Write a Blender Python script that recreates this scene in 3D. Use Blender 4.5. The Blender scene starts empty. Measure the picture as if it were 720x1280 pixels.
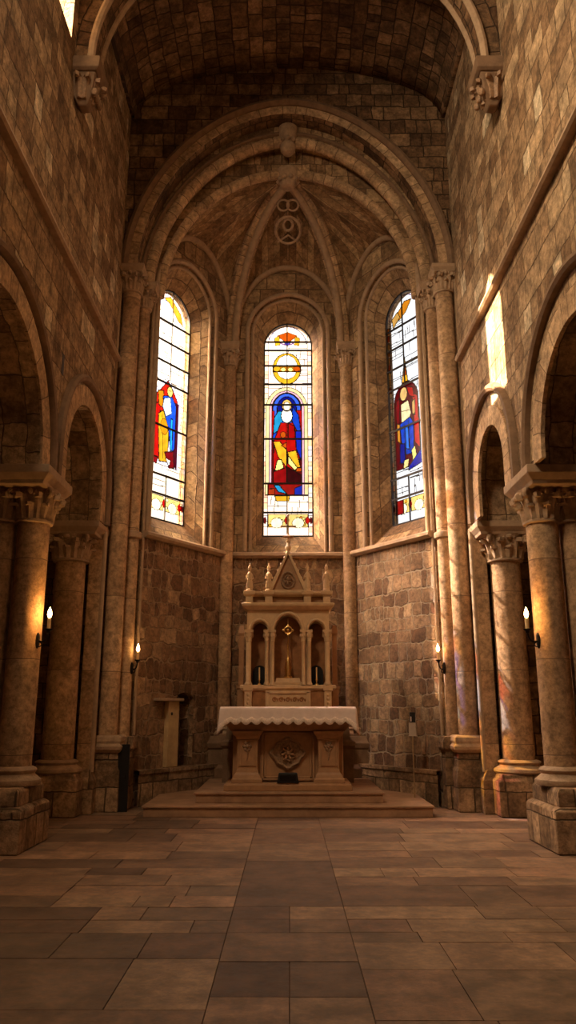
import bpy, math, random
from mathutils import Vector as V, Matrix
R = random.Random(7)
PI = math.pi
S = bpy.context.scene
COL = S.collection
EYE, F, P = 1.6, 957.0, math.radians(14.36)
# ---------------------------------------------------------------- camera
cd = bpy.data.cameras.new('camera'); cam = bpy.data.objects.new('camera', cd); COL.objects.link(cam)
cd.sensor_fit = 'VERTICAL'; cd.sensor_height = 24; cd.lens = 24 * F / 1280; cd.clip_start = 0.05
cam.location = (0, 0, EYE); cam.rotation_euler = (PI / 2 + P, 0, 0)
S.camera = cam
# ---------------------------------------------------------------- world
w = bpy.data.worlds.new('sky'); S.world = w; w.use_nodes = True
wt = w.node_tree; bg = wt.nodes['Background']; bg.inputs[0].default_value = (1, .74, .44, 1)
# hazy sky; sun-side lobe added high left, out of view, to light the interior
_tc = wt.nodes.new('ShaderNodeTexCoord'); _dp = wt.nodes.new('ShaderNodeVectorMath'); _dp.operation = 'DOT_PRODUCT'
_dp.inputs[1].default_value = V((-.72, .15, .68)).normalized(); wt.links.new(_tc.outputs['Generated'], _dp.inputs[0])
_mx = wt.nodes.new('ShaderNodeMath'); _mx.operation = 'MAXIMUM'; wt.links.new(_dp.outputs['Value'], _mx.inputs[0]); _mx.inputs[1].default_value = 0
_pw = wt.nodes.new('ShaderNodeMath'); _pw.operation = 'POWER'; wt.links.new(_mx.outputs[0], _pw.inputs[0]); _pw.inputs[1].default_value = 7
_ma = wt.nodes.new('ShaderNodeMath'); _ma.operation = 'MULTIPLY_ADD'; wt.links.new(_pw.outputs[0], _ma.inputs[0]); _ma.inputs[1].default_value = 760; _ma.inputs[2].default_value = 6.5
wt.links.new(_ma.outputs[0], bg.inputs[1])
S.view_settings.view_transform = 'Standard'; S.view_settings.look = 'None'
S.view_settings.gamma = 1; S.view_settings.use_curve_mapping = False
S.view_settings.exposure = 0.0
S.cycles.max_bounces = 10; S.cycles.diffuse_bounces = 6; S.cycles.transparent_max_bounces = 12
S.cycles.sample_clamp_indirect = 6
S.cycles.use_denoising = True
# ---------------------------------------------------------------- lights
def area(name, loc, target, sx, sy, power, col, portal=False, spread=180):
    l = bpy.data.lights.new(name, 'AREA'); l.shape = 'RECTANGLE'; l.size = sx; l.size_y = sy; l.energy = power; l.color = col
    l.spread = math.radians(spread)
    if portal: l.cycles.is_portal = True
    o = bpy.data.objects.new(name, l); COL.objects.link(o); o.location = loc
    o.rotation_euler = (V(target) - V(loc)).to_track_quat('-Z', 'Y').to_euler()
    return o
def spot(name, target, direction, dist, radius, power, col, soft=.02, blend=.15):
    d = V(direction).normalized(); l = bpy.data.lights.new(name, 'SPOT'); l.energy = power; l.color = col
    l.spot_size = 2 * math.atan(radius / dist); l.spot_blend = blend; l.shadow_soft_size = soft
    o = bpy.data.objects.new(name, l); COL.objects.link(o); o.location = V(target) - d * dist
    o.rotation_euler = d.to_track_quat('-Z', 'Y').to_euler()
WARM = (1, .64, .36)
area('west_fill_light', (0, -5.7, 9.5), (0, 13, 6.0), 4, 6, 50, WARM)  # unseen fill lamp added behind the camera; the west wall has no window
area('nave_fill_left', (-3.0, 4.6, 12.3), (3.15, 7.5, 7.0), 2.2, 1.6, 680, (1, .79, .54), spread=130)  # unseen lamp added to brighten the right wall; no opening behind it
area('nave_fill_right', (3.0, 4.6, 12.3), (-3.15, 7.5, 7.0), 2.2, 1.6, 75, (1, .66, .36), spread=130)  # unseen weaker lamp added for the left wall; solid wall behind it
# sunbeam spots: left apse window; the left clerestory one is added as a second sun
spot('sunbeam_apse', (2.8, 12.8, 3.2), (5.2, -1.75, -5.1), 30, 1.9, 650000, (1, .78, .50))
spot('second_sun_clerestory', (3.15, 10.45, 7.2), (6.25, 1.8, -4.6), 30, 1.5, 8000000, (1, .90, .86), soft=.1)

# ================================================================ materials
def nodes(name):
    m = bpy.data.materials.new(name); m.use_nodes = True; nt = m.node_tree
    b = nt.nodes['Principled BSDF']
    return m, nt, b
class NB:
    def __init__(s, nt): s.nt = nt
    def n(s, t, **k):
        x = s.nt.nodes.new(t)
        for a, v in k.items(): setattr(x, a, v)
        return x
    def put(s, sock, v):
        if isinstance(v, bpy.types.NodeSocket): s.nt.links.new(v, sock)
        else: sock.default_value = v
    def m(s, op, a, b=0.0, c=0.0):
        x = s.n('ShaderNodeMath', operation=op); s.put(x.inputs[0], a); s.put(x.inputs[1], b); s.put(x.inputs[2], c)
        return x.outputs[0]
    def noise(s, vec, scale, detail=3, rough=.55):
        x = s.n('ShaderNodeTexNoise'); s.put(x.inputs['Scale'], scale); x.inputs['Detail'].default_value = detail
        x.inputs['Roughness'].default_value = rough
        if vec is not None: s.put(x.inputs['Vector'], vec)
        return x.outputs['Fac'], x.outputs['Color']
    def ramp(s, fac, stops, interp='LINEAR'):
        x = s.n('ShaderNodeValToRGB'); x.color_ramp.interpolation = interp; e = x.color_ramp.elements
        while len(e) > 1: e.remove(e[-1])
        for i, (p, c) in enumerate(stops):
            el = e[0] if i == 0 else e.new(p)
            el.position = p; el.color = (*c, 1)
        s.put(x.inputs[0], fac); return x.outputs[0]
    def mix(s, f, a, b, mode='MIX'):
        x = s.n('ShaderNodeMix', data_type='RGBA', blend_type=mode); s.put(x.inputs[0], f)
        s.put(x.inputs[6], a if isinstance(a, bpy.types.NodeSocket) else (*a, 1))
        s.put(x.inputs[7], b if isinstance(b, bpy.types.NodeSocket) else (*b, 1)); return x.outputs[2]
    def mr(s, v, a, b, c, d):
        x = s.n('ShaderNodeMapRange'); s.put(x.inputs[0], v)
        for i, q in enumerate((a, b, c, d)): x.inputs[i + 1].default_value = q
        return x.outputs[0]

def masonry(name, row, width, mortar, tones, mcol, warp=.02, bump=.6, rough=.9, vary=.5, mottle=(.72, 1.22), rubble=0):
    m, nt, b = nodes(name); N = NB(nt)
    uv = N.n('ShaderNodeUVMap', uv_map='UVMap').outputs[0]
    geo = N.n('ShaderNodeNewGeometry').outputs['Position']
    _, nc = N.noise(geo, 2.3, 2); _, nc2 = N.noise(geo, 11, 2)
    def addw(base, ncol, amt):
        x = N.n('ShaderNodeVectorMath', operation='SUBTRACT'); N.put(x.inputs[0], ncol); x.inputs[1].default_value = (.5, .5, .5)
        y = N.n('ShaderNodeVectorMath', operation='SCALE'); N.put(y.inputs[0], x.outputs[0]); y.inputs['Scale'].default_value = amt
        z = N.n('ShaderNodeVectorMath', operation='ADD'); N.put(z.inputs[0], base); N.put(z.inputs[1], y.outputs[0]); return z.outputs[0]
    q = addw(addw(uv, nc, warp * 3), nc2, warp)
    sp = N.n('ShaderNodeSeparateXYZ'); N.put(sp.inputs[0], q); x, y = sp.outputs[0], sp.outputs[1]
    k = 2.1 / row / 2
    y = N.m('ADD', y, N.m('MULTIPLY', N.m('SINE', N.m('MULTIPLY', y, k)), .45 / k * vary))
    yr = N.m('DIVIDE', y, row); r = N.m('FLOOR', yr); fy = N.m('FRACT', yr)
    def wn(*a):
        cx = N.n('ShaderNodeCombineXYZ')
        for i, v in enumerate(a): N.put(cx.inputs[i], v)
        t = N.n('ShaderNodeTexWhiteNoise', noise_dimensions='3D'); N.put(t.inputs[0], cx.outputs[0]); return t.outputs[0]
    w = N.m('MULTIPLY', N.m('ADD', N.m('MULTIPLY', wn(r, 3.7), .9), .6), width)
    xr = N.m('ADD', N.m('DIVIDE', x, w), N.m('MULTIPLY', wn(r, 9.1), 7))
    c = N.m('FLOOR', xr); fx = N.m('FRACT', xr)
    # some stones split in two so that widths differ inside one course
    split = N.m('GREATER_THAN', wn(r, c, 5.5), .62)
    half = N.m('MULTIPLY', split, N.m('GREATER_THAN', fx, .55))
    dx = N.m('MULTIPLY', N.m('MINIMUM', fx, N.m('SUBTRACT', 1, fx)), w)
    ds = N.m('ADD', N.m('MULTIPLY', N.m('ABSOLUTE', N.m('SUBTRACT', fx, .55)), w), N.m('MULTIPLY', N.m('SUBTRACT', 1, split), 10))
    dx = N.m('MINIMUM', dx, ds)
    dy = N.m('MULTIPLY', N.m('MINIMUM', fy, N.m('SUBTRACT', 1, fy)), row)
    d = N.m('MINIMUM', dx, dy)
    if rubble:   # rounder stones
        d = N.m('SUBTRACT', d, N.m('MULTIPLY', N.m('MAXIMUM', N.m('SUBTRACT', rubble, N.m('ADD', dx, dy)), 0), .5))
    rnd = wn(r, N.m('ADD', c, N.m('MULTIPLY', half, .37)), 1.3)
    fac = N.mr(d, mortar * .4, mortar * 1.3, 0, 1)
    base = N.ramp(rnd, [(p_, (c_[0] * .98, c_[1] * .91, c_[2] * .80)) for p_, c_ in tones], 'LINEAR')
    n1, _ = N.noise(geo, 3.2, 6, .65); n2, _ = N.noise(geo, 12, 7, .75)
    mot = N.m('MULTIPLY', N.mr(n1, .38, .62, mottle[0], mottle[1]), N.mr(n2, .38, .62, .62, 1.34))
    cm = N.n('ShaderNodeCombineXYZ')
    for i in range(3): N.put(cm.inputs[i], mot)
    base = N.mix(1, base, cm.outputs[0], 'MULTIPLY')
    col = N.mix(fac, mcol, base)
    N.put(b.inputs['Base Color'], col); b.inputs['Roughness'].default_value = rough
    b.inputs['Specular IOR Level'].default_value = .25
    h = N.m('ADD', N.m('MULTIPLY', fac, 1.0), N.m('ADD', N.m('MULTIPLY', n2, .8), N.m('MULTIPLY', rnd, .5)))
    bp = N.n('ShaderNodeBump'); bp.inputs['Strength'].default_value = bump; bp.inputs['Distance'].default_value = .045
    N.put(bp.inputs['Height'], h); N.put(b.inputs['Normal'], bp.outputs[0])
    return m
def plain(name, col, rough=.7, metal=0, mott=.25, scale=6, bump=.2, spec=.3, dist=.01):
    m, nt, b = nodes(name); N = NB(nt); geo = N.n('ShaderNodeNewGeometry').outputs['Position']
    n1, _ = N.noise(geo, scale, 6, .65)
    lo = tuple(c * (1 - mott) for c in col); hi = tuple(min(1, c * (1 + mott)) for c in col)
    N.put(b.inputs['Base Color'], N.ramp(n1, [(.3, lo), (.7, hi)])); b.inputs['Roughness'].default_value = rough
    b.inputs['Metallic'].default_value = metal; b.inputs['Specular IOR Level'].default_value = spec
    if bump:
        n2, _ = N.noise(geo, scale * 5, 4, .6)
        bp = N.n('ShaderNodeBump'); bp.inputs['Strength'].default_value = bump; bp.inputs['Distance'].default_value = dist
        N.put(bp.inputs['Height'], n2); N.put(b.inputs['Normal'], bp.outputs[0])
    return m
def emis(name, col, st):
    m = bpy.data.materials.new(name); m.use_nodes = True; nt = m.node_tree; nt.nodes.remove(nt.nodes['Principled BSDF'])
    e = nt.nodes.new('ShaderNodeEmission'); e.inputs[0].default_value = (*col, 1); e.inputs[1].default_value = st
    nt.links.new(e.outputs[0], nt.nodes['Material Output'].inputs[0]); return m
T = lambda *a: [(p, c) for p, c in a]
WALLT = T((0, (.19, .115, .065)), (.3, (.30, .195, .115)), (.6, (.37, .255, .16)), (.95, (.42, .30, .19)), (.975, (.56, .45, .32)), (1, (.60, .50, .37)))
MT = dict(
    wall=masonry('nave_ashlar', .34, .44, .008, WALLT, (.13, .08, .045), warp=.035, bump=.8, mottle=(.62, 1.3)),
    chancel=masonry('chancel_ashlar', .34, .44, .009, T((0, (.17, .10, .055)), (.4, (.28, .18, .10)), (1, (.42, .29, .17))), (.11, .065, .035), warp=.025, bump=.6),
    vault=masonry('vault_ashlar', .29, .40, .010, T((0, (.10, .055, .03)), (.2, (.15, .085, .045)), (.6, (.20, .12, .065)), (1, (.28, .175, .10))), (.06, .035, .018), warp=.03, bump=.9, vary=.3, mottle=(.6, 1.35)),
    web=masonry('web_ashlar', .24, .5, .008, T((0, (.17, .10, .05)), (.5, (.27, .17, .09)), (1, (.38, .26, .145))), (.13, .08, .04), warp=.02, bump=.5),
    rubble=masonry('rubble_stone', .27, .34, .012, T((0, (.13, .07, .04)), (.4, (.22, .125, .07)), (.8, (.31, .19, .11)), (1, (.42, .28, .17))), (.33, .21, .12), warp=.075, bump=1.0, rubble=.05),
    rubbler=masonry('rubble_stone_pale', .27, .34, .012, T((0, (.13, .07, .04)), (.4, (.22, .135, .08)), (.8, (.31, .20, .125)), (1, (.41, .29, .19))), (.36, .26, .17), warp=.06, bump=1.0, rubble=.05),
    drum=masonry('shaft_stone', 1.15, 9.0, .007, T((0, (.33, .20, .115)), (.5, (.40, .26, .155)), (1, (.47, .32, .20))), (.20, .12, .07), warp=.004, bump=.25, vary=.25, mottle=(.8, 1.18)),
    arch=masonry('arch_stone', 9.0, .42, .008, T((0, (.34, .22, .125)), (.5, (.42, .28, .17)), (1, (.50, .35, .22))), (.14, .085, .045), warp=.006, bump=.35, vary=0),
    block=masonry('plinth_stone', .44, .6, .010, T((0, (.20, .125, .07)), (.5, (.30, .195, .12)), (1, (.40, .27, .17))), (.12, .075, .04), warp=.02, bump=.9, mottle=(.6, 1.3)),
    carve=plain('carved_stone', (.38, .25, .15), .85, mott=.3, scale=9, bump=.6, dist=.02),
    trim=plain('moulding_stone', (.36, .235, .14), .85, mott=.22, scale=7, bump=.35, dist=.015),
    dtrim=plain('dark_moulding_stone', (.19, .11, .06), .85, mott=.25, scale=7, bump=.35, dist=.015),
    marble=plain('altar_stone', (.36, .19, .09), .55, mott=.18, scale=8, bump=.15),
    marble2=plain('retable_stone', (.52, .34, .18), .5, mott=.15, scale=8, bump=.12),
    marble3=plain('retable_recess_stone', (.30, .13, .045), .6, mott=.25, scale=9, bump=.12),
    relief=plain('weathered_relief_stone', (.26, .15, .08), .6, mott=.4, scale=30, bump=.3),
    cloth=plain('altar_linen', (.72, .56, .48), .85, mott=.05, scale=14, bump=.2, spec=.1),
    lace=plain('altar_lace', (.80, .62, .50), .9, mott=.25, scale=60, bump=.6, spec=.1),
    gold=plain('gilded_metal', (.80, .48, .16), .32, metal=1, mott=.15, scale=20, bump=.1),
    iron=plain('black_iron', (.018, .013, .010), .45, metal=.6, mott=.3, scale=30, bump=.2),
    black=plain('black_plastic_and_shade', (.012, .010, .009), .5, mott=.2, scale=20, bump=.05),
    wax=plain('candle_wax', (.78, .50, .22), .5, mott=.1, scale=10, bump=0),
    dark=plain('dark_wood_and_hole_shade', (.035, .02, .012), .6, mott=.3, scale=12, bump=.2),
    brass=plain('dull_brass_pole', (.45, .30, .15), .45, metal=.7, mott=.2, scale=20, bump=0),
    paper=plain('grey_card', (.42, .33, .25), .7, mott=.1, scale=20, bump=0),
    pale=plain('pale_plaster', (.52, .35, .17), .8, mott=.22, scale=5, bump=.3),
    lead=plain('lead_cames', (.020, .014, .012), .6, metal=.3, mott=.2, scale=20, bump=0),
    step=plain('step_stone', (.34, .19, .105), .55, mott=.3, scale=4, bump=.25),
    grout=plain('floor_grout', (.09, .055, .035), .95, mott=.2, scale=9, bump=.3),
    flame=emis('candle_flame', (1, .62, .25), 38),
)
def floor_mat():
    m, nt, b = nodes('floor_slabs'); N = NB(nt); geo = N.n('ShaderNodeNewGeometry').outputs['Position']
    a = N.n('ShaderNodeVertexColor', layer_name='Col').outputs[0]
    n1, _ = N.noise(geo, 2.6, 8, .72); n2, _ = N.noise(geo, 11, 8, .75)
    mot = N.m('MULTIPLY', N.mr(n1, .4, .6, .66, 1.28), N.mr(n2, .38, .62, .66, 1.3))
    cm = N.n('ShaderNodeCombineXYZ')
    for i in range(3): N.put(cm.inputs[i], mot)
    N.put(b.inputs['Base Color'], N.mix(1, a, cm.outputs[0], 'MULTIPLY'))
    N.put(b.inputs['Roughness'], N.mr(n2, .3, .7, .38, .62)); b.inputs['Specular IOR Level'].default_value = .4
    bp = N.n('ShaderNodeBump'); bp.inputs['Strength'].default_value = .35; bp.inputs['Distance'].default_value = .012
    N.put(bp.inputs['Height'], n2); N.put(b.inputs['Normal'], bp.outputs[0]); return m
MT['floor'] = floor_mat()
def glass_mat():
    m = bpy.data.materials.new('stained_glass'); m.use_nodes = True; nt = m.node_tree; nt.nodes.remove(nt.nodes['Principled BSDF']); N = NB(nt)
    a = N.n('ShaderNodeVertexColor', layer_name='Col').outputs[0]
    t = N.n('ShaderNodeBsdfTransparent'); N.put(t.inputs[0], a)
    g = N.n('ShaderNodeBsdfGlossy'); g.inputs[0].default_value = (.5, .5, .5, 1); g.inputs[1].default_value = .15
    x = N.n('ShaderNodeMixShader'); x.inputs[0].default_value = .04; N.put(x.inputs[1], t.outputs[0]); N.put(x.inputs[2], g.outputs[0])
    nt.links.new(x.outputs[0], nt.nodes['Material Output'].inputs[0]); return m
MT['glass'] = glass_mat()

# ================================================================ mesh helper
ORG = {}
class M:
    def __init__(s): s.v = []; s.f = []; s.uv = []; s.c = []
    def face(s, pts, uv=None, c=None):
        b = len(s.v); s.v += [tuple(p) for p in pts]; s.f.append(list(range(b, b + len(pts)))); s.uv.append(uv); s.c.append(c)
    def grid(s, rows, uvs=None, close=False, c=None):        # rows: list of lists of points
        b = len(s.v); n = len(rows[0])
        for r in rows: s.v += [tuple(p) for p in r]
        for i in range(len(rows) - 1):
            for j in range(n if close else n - 1):
                k = (j + 1) % n
                s.f.append([b + i * n + j, b + i * n + k, b + (i + 1) * n + k, b + (i + 1) * n + j])
                if uvs:
                    k2 = j + 1
                    s.uv.append([uvs[i][j], uvs[i][k2], uvs[i + 1][k2], uvs[i + 1][j]])
                else: s.uv.append(None)
                s.c.append(c)
    def box(s, x0, x1, y0, y1, z0, z1, c=None):
        p = [(x, y, z) for z in (z0, z1) for y in (y0, y1) for x in (x0, x1)]
        for q in ((0, 2, 3, 1), (4, 5, 7, 6), (0, 1, 5, 4), (1, 3, 7, 5), (3, 2, 6, 7), (2, 0, 4, 6)): s.face([p[i] for i in q], c=c)
    def loft(s, st, cx=0, cy=0, cap=True):                   # st: (z, hx, hy) stacked rectangles
        rows = [[(cx - hx, cy - hy, z), (cx + hx, cy - hy, z), (cx + hx, cy + hy, z), (cx - hx, cy + hy, z)] for z, hx, hy in st]
        s.flatgrid(rows)
        if cap: s.face(rows[0][::-1]); s.face(rows[-1])
    def flatgrid(s, rows):
        n = len(rows[0])
        for i in range(len(rows) - 1):
            for j in range(n):
                k = (j + 1) % n; s.face([rows[i][j], rows[i][k], rows[i + 1][k], rows[i + 1][j]])
    def lathe(s, prof, cx, cy, seg=28, z0=0, a0=0, a1=2 * PI):
        rows = []; uvs = []
        L = 0; last = None
        for r, z in prof:
            if last: L += math.hypot(r - last[0], z - last[1])
            last = (r, z)
            rr = max(p[0] for p in prof)
            full = abs(a1 - a0 - 2 * PI) < 1e-6
            n = seg if full else seg + 1
            rows.append([(cx + r * math.cos(a0 + (a1 - a0) * j / seg), cy + r * math.sin(a0 + (a1 - a0) * j / seg), z0 + z) for j in range(n)])
            uvs.append([(rr * (a1 - a0) * j / seg + cx * 3, z0 + z) for j in range(seg + 1)])
        s.grid(rows, uvs, close=full)
    def sweep(s, path, b, sec, uvo=0, closed=False):          # planar path, b plane normal, sec [(n,b)] closed section
        b = V(b).normalized(); rows = []; uvs = []; L = uvo; per = [0]
        for i in range(len(sec)): per.append(per[-1] + math.dist(sec[i], sec[(i + 1) % len(sec)]))
        m = len(path)
        for i, p in enumerate(path):
            p = V(p)
            if closed: t = V(path[(i + 1) % m]) - V(path[i - 1])
            else: t = V(path[min(i + 1, m - 1)]) - V(path[max(i - 1, 0)])
            t.normalize(); n = t.cross(b).normalized()
            if i: L += (p - V(path[i - 1])).length
            rows.append([tuple(p + n * a + b * q) for a, q in sec]); uvs.append([(L, v) for v in per])
        if closed: rows.append(rows[0]); uvs.append([(L + .1, v) for v in per])
        s.grid(rows, uvs, close=True)
        if not closed: s.face(rows[0][::-1]); s.face(rows[-1])
    def tube(s, path, r, seg=10):
        rows = []; up = V((0, 0, 1)); prev = None
        for i, p in enumerate(path):
            p = V(p); t = (V(path[min(i + 1, len(path) - 1)]) - V(path[max(i - 1, 0)])).normalized()
            if prev is None: a = t.orthogonal().normalized()
            else: a = (prev - t * prev.dot(t)).normalized()
            prev = a; bb = t.cross(a); rr = r[i] if isinstance(r, (list, tuple)) else r
            rows.append([tuple(p + (a * math.cos(2 * PI * j / seg) + bb * math.sin(2 * PI * j / seg)) * rr) for j in range(seg)])
        s.grid(rows, close=True); s.face(rows[0][::-1]); s.face(rows[-1])
    def ball(s, c, rx, ry, rz, seg=10, rings=7):
        rows = [[(c[0] + rx * math.sin(PI * i / rings) * math.cos(2 * PI * j / seg), c[1] + ry * math.sin(PI * i / rings) * math.sin(2 * PI * j / seg), c[2] - rz * math.cos(PI * i / rings)) for j in range(seg)] for i in range(rings + 1)]
        s.grid(rows, close=True)
    def build(s, name, mat, parent=None, smooth=False, bevel=0, label=None, kind=None, cat=None, group=None, solid=0):
        o0 = ORG.get(parent.name, V((0, 0, 0))) if parent else V((0, 0, 0))
        me = bpy.data.meshes.new(name); me.from_pydata([tuple(V(p) - o0) for p in s.v], [], s.f)
        uvl = me.uv_layers.new(name='UVMap')
        me.update()
        for pi, pol in enumerate(me.polygons):
            u = s.uv[pi]
            if u is None:
                n = pol.normal
                if abs(n.z) > .75: f = lambda q: (q.x, q.y)
                else:
                    h = V((-n.y, n.x, 0)).normalized()
                    if h.x < -.01 or (abs(h.x) <= .01 and h.y < 0): h = -h
                    f = lambda q, h=h: (q.dot(h), q.z)
                for li, vi in zip(pol.loop_indices, pol.vertices): uvl.data[li].uv = f(me.vertices[vi].co + o0)
            else:
                for li, q in zip(pol.loop_indices, u): uvl.data[li].uv = q
        if any(x is not None for x in s.c):
            ca = me.color_attributes.new('Col', 'FLOAT_COLOR', 'CORNER')
            for pi, pol in enumerate(me.polygons):
                for li in pol.loop_indices: ca.data[li].color = (*(s.c[pi] or (1, 1, 1)), 1)
        me.materials.append(MT[mat] if isinstance(mat, str) else mat)
        if smooth:
            for p_ in me.polygons: p_.use_smooth = True
            try: me.set_sharp_from_angle(angle=math.radians(38))
            except Exception: pass
        o = bpy.data.objects.new(name, me); COL.objects.link(o)
        if parent: o.parent = parent
        ORG[o.name] = o0
        if bevel:
            w_ = o.modifiers.new('weld', 'WELD'); w_.merge_threshold = .0005
            bv = o.modifiers.new('bevel', 'BEVEL'); bv.width = bevel; bv.segments = 2; bv.limit_method = 'ANGLE'
        if solid:
            sd = o.modifiers.new('solid', 'SOLIDIFY'); sd.thickness = solid
        if label: o['label'] = label
        if kind: o['kind'] = kind
        if cat: o['category'] = cat
        if group: o['group'] = group
        return o
def thing(name, label, cat, loc=(0, 0, 0), group=None):
    o = bpy.data.objects.new(name, None); COL.objects.link(o); o.location = loc; o.empty_display_size = .1
    o['label'] = label; o['category'] = cat
    if group: o['group'] = group
    ORG[o.name] = V(loc); return o
def structure(name, label, m=None, mat=None, cat='structure', loc=(0, 0, 0), **k):
    if m is None:
        o = thing(name, label, cat, loc); o['kind'] = 'structure'; return o
    return m.build(name, mat, label=label, cat=cat, kind='structure', **k)

def arch(hw, rise, n=20):      # (x,z) from -hw to hw over z=0
    pts = []
    if rise <= hw + 1e-6:
        return [(-hw * math.cos(PI * i / n), rise * math.sin(PI * i / n)) for i in range(n + 1)]
    e = (rise * rise - hw * hw) / (2 * hw); Rr = hw + e; am = math.atan2(rise, e)
    h = n // 2
    L = [(e - Rr * math.cos(am * i / h), Rr * math.sin(am * i / h)) for i in range(h + 1)]
    return L + [(-x, z) for x, z in L[::-1][1:]]
def ell(hw, rise, n=28): return [(-hw * math.cos(PI * i / n), rise * math.sin(PI * i / n)) for i in range(n + 1)]

def rnd_arch(hw, rise, n=44):     # rounded, only slightly pointed
    p = 1.86; o = []
    for i in range(n + 1):
        c, s_ = -math.cos(PI * i / n), math.sin(PI * i / n); o.append((hw * math.copysign(abs(c) ** (2 / p), c), rise * abs(s_) ** (2 / p)))
    return o
def interp(pts, x):
    for a, b in zip(pts, pts[1:]):
        if a[0] <= x <= b[0] + 1e-9: return a[1] + (b[1] - a[1]) * (0 if b[0] == a[0] else (x - a[0]) / (b[0] - a[0]))
    return None
def wall(m, O, U, u0, u1, z0, top, openings=(), step=.4):
    """upright wall face; openings: dict(c, hw, spring, pts, sill|None, jamb)"""
    O = V(O); U = V(U).normalized(); tf = top if callable(top) else (lambda u: top)
    us = {round(u0, 5), round(u1, 5)}
    n = max(1, int((u1 - u0) / step))
    for i in range(n): us.add(round(u0 + (u1 - u0) * i / n, 5))
    for o in openings:
        for x, z in o['pts']: us.add(round(o['c'] + x, 5))
        j = o.get('jamb', o['hw']); us.add(round(o['c'] - j, 5)); us.add(round(o['c'] + j, 5))
    us = sorted(u for u in us if u0 - 1e-6 <= u <= u1 + 1e-6)
    def pt(u, z): q = O + U * u; return (q.x, q.y, z)
    for a, b in zip(us, us[1:]):
        if b - a < 1e-5: continue
        mid = (a + b) / 2; op = None
        for o in openings:
            if abs(mid - o['c']) < max(o.get('jamb', 0), o['hw']): op = o
        if op is None:
            m.face([pt(a, z0), pt(b, z0), pt(b, tf(b)), pt(a, tf(a))]); continue
        lo = op['sill']
        if lo is not None and lo > z0: m.face([pt(a, z0), pt(b, z0), pt(b, lo), pt(a, lo)])
        if abs(mid - op['c']) > op['hw']: za = zb = op['spring']
        else:
            za = op['spring'] + (interp(op['pts'], a - op['c']) or 0); zb = op['spring'] + (interp(op['pts'], b - op['c']) or 0)
        m.face([pt(a, za), pt(b, zb), pt(b, tf(b)), pt(a, tf(a))])
def outline(c, hw, spring, pts, bottom, jamb=None):
    o = []
    j = jamb or hw
    o.append((c - j, bottom)); o.append((c - j, spring))
    if jamb and jamb != hw: pass
    o += [(c + x, spring + z) for x, z in pts]
    o.append((c + j, spring)); o.append((c + j, bottom)); return o
def place(O, U, N, uz, d):
    O = V(O); U = V(U).normalized(); N = V(N).normalized(); q = O + U * uz[0] + N * d; return (q.x, q.y, uz[1])
def reveal(m, O, U, N, o1, d1, o2, d2, close=False):
    """band between two outlines; uv runs along the outline"""
    L = 0; n = len(o1)
    for i in range(n if close else n - 1):
        j = (i + 1) % n
        l = math.dist(o1[i], o1[j])
        if l < 1e-6: continue
        dd = abs(d2 - d1) + .05
        m.face([place(O, U, N, o1[i], d1), place(O, U, N, o1[j], d1), place(O, U, N, o2[j], d2), place(O, U, N, o2[i], d2)],
               uv=[(L, 0.1), (L + l, 0.1), (L + l, .1 + dd), (L, .1 + dd)])
        L += l
def circ(r, n=10, a0=0, a1=2 * PI): return [(r * math.cos(a0 + (a1 - a0) * i / n), r * math.sin(a0 + (a1 - a0) * i / n)) for i in range(n)]
def rect(n0, n1, b0, b1): return [(n0, b0), (n1, b0), (n1, b1), (n0, b1)]
def archpath(O, U, N, c, spring, pts, d=0, bottom=None):
    o = [(c + x, spring + z) for x, z in pts]
    if bottom is not None: o = [(o[0][0], bottom)] + o + [(o[-1][0], bottom)]
    return [place(O, U, N, p, d) for p in o]

# ================================================================ floor
def py2Y(y): return EYE / math.tan(math.atan((y - 640) / F) - P)
def px2X(x, y):
    Y = py2Y(y); return (x - 360) / F * (Y * math.cos(P) - EYE * math.sin(P))
fm = M(); gap = .0035
def tone(t):
    lo, hi = (.066, .038, .025), (.42, .245, .140); k = max(0, min(1, t + R.uniform(-.06, .06)))
    c = [a + (b - a) * k for a, b in zip(lo, hi)]; c[0] *= R.uniform(.95, 1.06); return tuple(c)
def slab(x0, x1, y0, y1, t):
    z = R.uniform(-.0015, .0015); c = tone(t); g = gap
    a, b, cc, d = x0 + g, x1 - g, y0 + g, y1 - g
    fm.face([(a, cc, z), (b, cc, z), (b, d, z), (a, d, z)], c=c)
    for p, q in (((a, cc), (b, cc)), ((b, cc), (b, d)), ((b, d), (a, d)), ((a, d), (a, cc))):
        fm.face([(*p, z), (*q, z), (*q, -.03), (*p, -.03)], c=c)
XL, XR = -.45, .46
def row_px(y0, y1, br, tones, edge=None):
    Y1, Y0 = py2Y(y0), py2Y(y1); ym = (y0 + y1) / 2
    xs = [px2X(b, ym) for b in br]
    if edge == 'L': xs[-1] = XL; xs[0] = min(xs[0], -5.3)
    if edge == 'R': xs[0] = XR; xs[-1] = max(xs[-1], 5.3)
    if edge == 'C': xs[0] = XL; xs[-1] = XR
    for a, b, t in zip(xs, xs[1:], tones): slab(a, b, Y0, Y1, t)
for r in [(1262, 1330, (-90, 258), (.32,)), (1198, 1262, (0, 148, 272), (.24, .52)), (1166, 1198, (0, 75, 180, 280), (.2, .12, .15)),
          (1150, 1166, (-60, 105, 240, 285), (.2, .48, .3)), (1134, 1150, (-60, 120, 180, 290), (.14, .5, .3)), (1120, 1134, (-80, 70, 170, 215, 300), (.3, .62, .5, .6)),
          (1107, 1120, (-60, 85, 235, 300), (.45, .5, .3)), (1094, 1107, (0, 100, 210, 303), (.35, .42, .5)), (1085, 1094, (0, 110, 180, 300), (.4, .2, .5))]: row_px(*r, 'L')
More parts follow.
